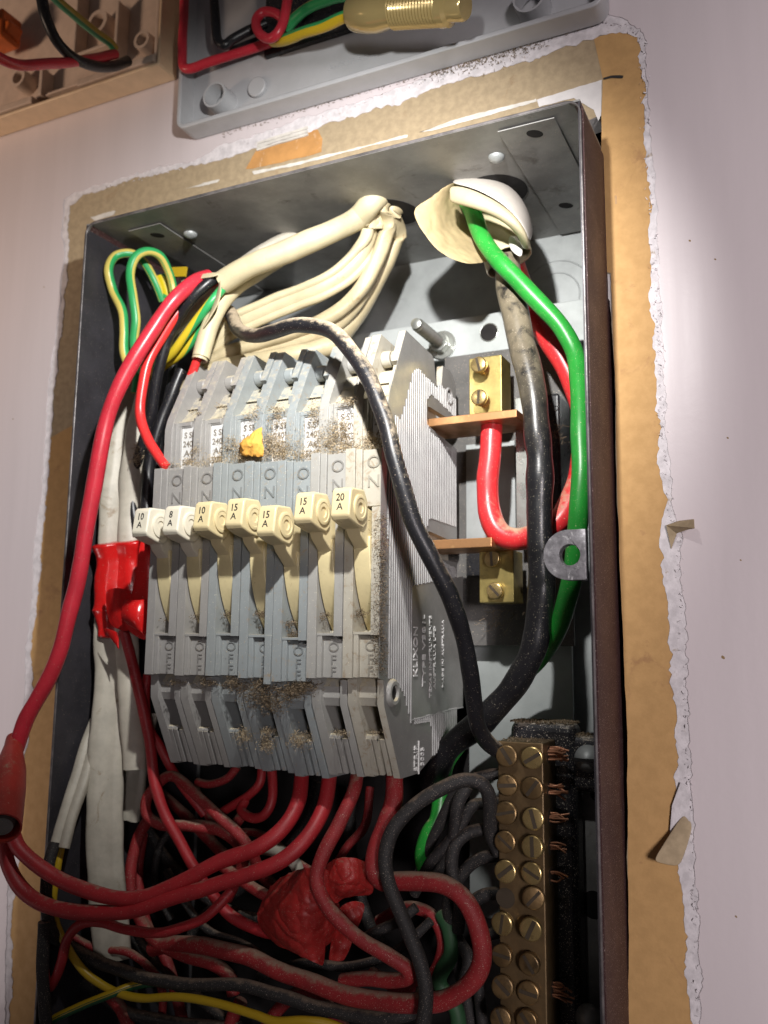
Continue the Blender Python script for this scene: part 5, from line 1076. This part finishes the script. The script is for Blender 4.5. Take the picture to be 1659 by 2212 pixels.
# along the ledge between rating labels and ON plates
for px, py, rx, rz, n in ((372, 1004, .3, .06, 60), (415, 996, .45, .10, 130), (470, 990, .5, .10, 150), (500, 962, .55, .40, 420), (530, 985, .6, .15, 240), (585, 960, .7, .55, 900), (620, 975, .6, .35, 500), (655, 985, .5, .12, 160), (705, 955, .6, .55, 600),
                          (735, 930, .6, .65, 750), (750, 965, .6, .2, 260), (800, 950, .35, .25, 260), (600, 905, .4, .35, 200), (680, 895, .25, .55, 260), (755, 868, .45, .14, 220), (600, 885, .3, .10, 120), (556, 892, .25, .3, 130), (425, 975, .25, .3, 160), (535, 900, .3, .06, 60), (480, 880, .3, .06, 60), (425, 892, .3, .05, 60)):
    clump(mb, at(px, py, -3.72), rx, .42, rz, n, rr, .20)
mbd = MB()
# hanging under the OFF plates and at the terminal openings
for px, py, rx, rz, n in ((385, 1474, .4, .12, 110), (455, 1476, .5, .16, 200), (512, 1478, .6, .28, 420), (560, 1495, .8, .55, 1000), (590, 1520, .5, .35, 420), (640, 1490, .8, .25, 600), (668, 1480, .5, .18, 260), (625, 1500, .5, .3, 300)):
    clump(mbd, at(px, py, -3.95), rx, .4, rz, n, rr, .24)
for px, py, rx, rz, n in ((525, 1590, .35, .3, 320), (575, 1606, .28, .35, 300), (580, 1580, .3, .15, 160), (648, 1596, .5, .3, 420), (735, 1583, .35, .1, 130), (808, 1582, .3, .08, 70)):
    clump(mb, at(px, py, -3.35), rx, .3, rz, n, rr, .17)
for i, (px, py, n) in enumerate(((368, 1336, 90), (430, 1334, 110), (497, 1328, 150), (562, 1326, 200), (628, 1348, 170), (700, 1330, 110), (775, 1326, 170), (640, 1372, 220))):
    clump(mbd, at(px, py, -3.95), .32, .25, .14, n, rr, .16)
for _ in range(260):
    clump(mbd, at(rr.uniform(806, 832), rr.uniform(1110, 1460), -4.42), .12, .06, .25, 3, rr, .16, .03)
for k in range(46): clump(mbd, at(826 + rr.gauss(0, 4), 1115 + k*7.5, -4.3), .14, .08, .14, 10, rr, .2)
for _ in range(420):
    i = rr.randrange(7); x = BX0 + PITCH*i + rr.uniform(.02, 1.48); z = rr.choice((rr.uniform(-.9, .7), rr.uniform(5.3, 7.4), rr.uniform(-.9, 7.4)))
    grain(mb, Vector((x, -4.32, z)), rr.uniform(.008, .025), rr)
for _ in range(5200):
    t = rr.random() ** .8; x = BX0 + 1.0 + 9.6 * t; z = 7.5 + abs(rr.gauss(0, .55)) * (.25 + 1.1 * math.exp(-((t - .55) / .3) ** 2))
    if z < 9.6: grain(mb, Vector((x, -3.74 - rr.random() * (.5 if z < 7.7 else .08), z)), rr.uniform(.008, .030), rr)
# grime between the grey plate and the torn paper, fluff on the mains and terminal base
mbg = MB()
for _ in range(1500):
    t = rr.random(); t = t if rr.random() < .45 else .55 + .3*rr.random(); px = 480 + 820*t; py = 306 - .302*(px - 414) + abs(rr.gauss(0, 6 + 10*math.exp(-((t-.72)/.16)**2))) - 2
    c = at(px, py, -.12); (fibre(mbg, c, .12, .012, rr) if rr.random() < .4 else grain(mbg, c, rr.uniform(.015, .05), rr))
for _ in range(1300):
    x = rr.uniform(nlx0 - .1, nlx1 + .7); grain(mbg, Vector((x, rr.uniform(1.75, 2.9), -2.56 + rr.uniform(-.04, .05))), rr.uniform(.02, .06), rr)
for _ in range(500):
    x = rr.uniform(nlx1 + .35, nlx1 + 1.7); grain(mbg, Vector((x, rr.uniform(1.9, 2.9), -3.0 + rr.uniform(-.04, .05))), rr.uniform(.02, .06), rr)
for _ in range(350):
    x = rr.uniform(nlx0, nlx1); grain(mbg, Vector((x, rr.uniform(0, 1.65), -3.18 + rr.uniform(-.02, .05))), rr.uniform(.015, .045), rr)
tag(mb.build('dust', M['fluff'], None, smooth=0), 'pale fluffy dust settled on the fronts of the breakers', 'dust', kind='stuff')
tag(mbd.build('dust', M['fluff_dark'], None, smooth=0), 'brown clotted dust hanging below the OFF plates of the breakers', 'dust', kind='stuff')
tag(mbg.build('dust', M['fluff_dark'], None, smooth=0), 'dark grime along the grey plate and on the neutral bar base', 'dust', kind='stuff')
bm = bmesh.new()
for px, py, Y in ((519, 958, -4.0), (528, 950, -4.35), (546, 938, -4.3), (565, 924, -4.0), (568, 950, -4.3), (568, 986, -4.2), (545, 984, -4.45), (521, 983, -4.3), (522, 970, -4.45), (548, 962, -4.6), (520, 980, -3.6), (566, 984, -3.6), (562, 930, -3.6), (522, 958, -3.6)):
    bm.verts.new(at(px, py, Y))
res = bmesh.ops.convex_hull(bm, input=bm.verts)
bmesh.ops.delete(bm, geom=[v for v in bm.verts if not v.link_faces], context='VERTS')
bmesh.ops.subdivide_edges(bm, edges=bm.edges[:], cuts=5, use_grid_fill=True)
bmesh.ops.triangulate(bm, faces=bm.faces[:])
bm.normal_update()
for v in bm.verts:
    v.co += v.normal * (mnoise.noise(v.co * 3) * .10 + mnoise.noise(v.co * 9) * .05 + mnoise.noise(v.co * 22) * .03)
bm.verts.index_update(); V = [v.co.copy() for v in bm.verts]; F = [[x.index for x in f.verts] for f in bm.faces]; bm.free()
mb = MB(); mb.add(V, F); tag(mb.build('plaster_chunk', M['plaster_chunk'], None, smooth=60), 'bright orange crumb of plaster caught on the dusty third breaker', 'plaster crumb')
# crumbs caught on the left black wire, lint hairs
mb = MB()
for px, py in ((297, 970), (300, 985), (292, 995)): clump(mb, at(px, py, -2.2), .25, .2, .2, 60, rr, .2, .05)
tag(mb.build('dust', M['fluff'], None, smooth=0), 'lump of plaster crumbs stuck to the black wire at left', 'dust', kind='stuff')
mb = MB()
for _ in range(140):
    px, py, Y = rr.choice(((1060, 1330, 3.4), (1110, 1330, 3.3), (1205, 940, 2.2), (1075, 1345, 3.4)))
    fibre(mb, at(px + rr.gauss(0, 12), py + rr.gauss(0, 16), Y), rr.uniform(.15, .5), .008, rr)
tag(mb.build('lint', M['fluff_dark'], None, smooth=0), 'fine lint hairs hanging from the lower brass block', 'lint', kind='stuff')
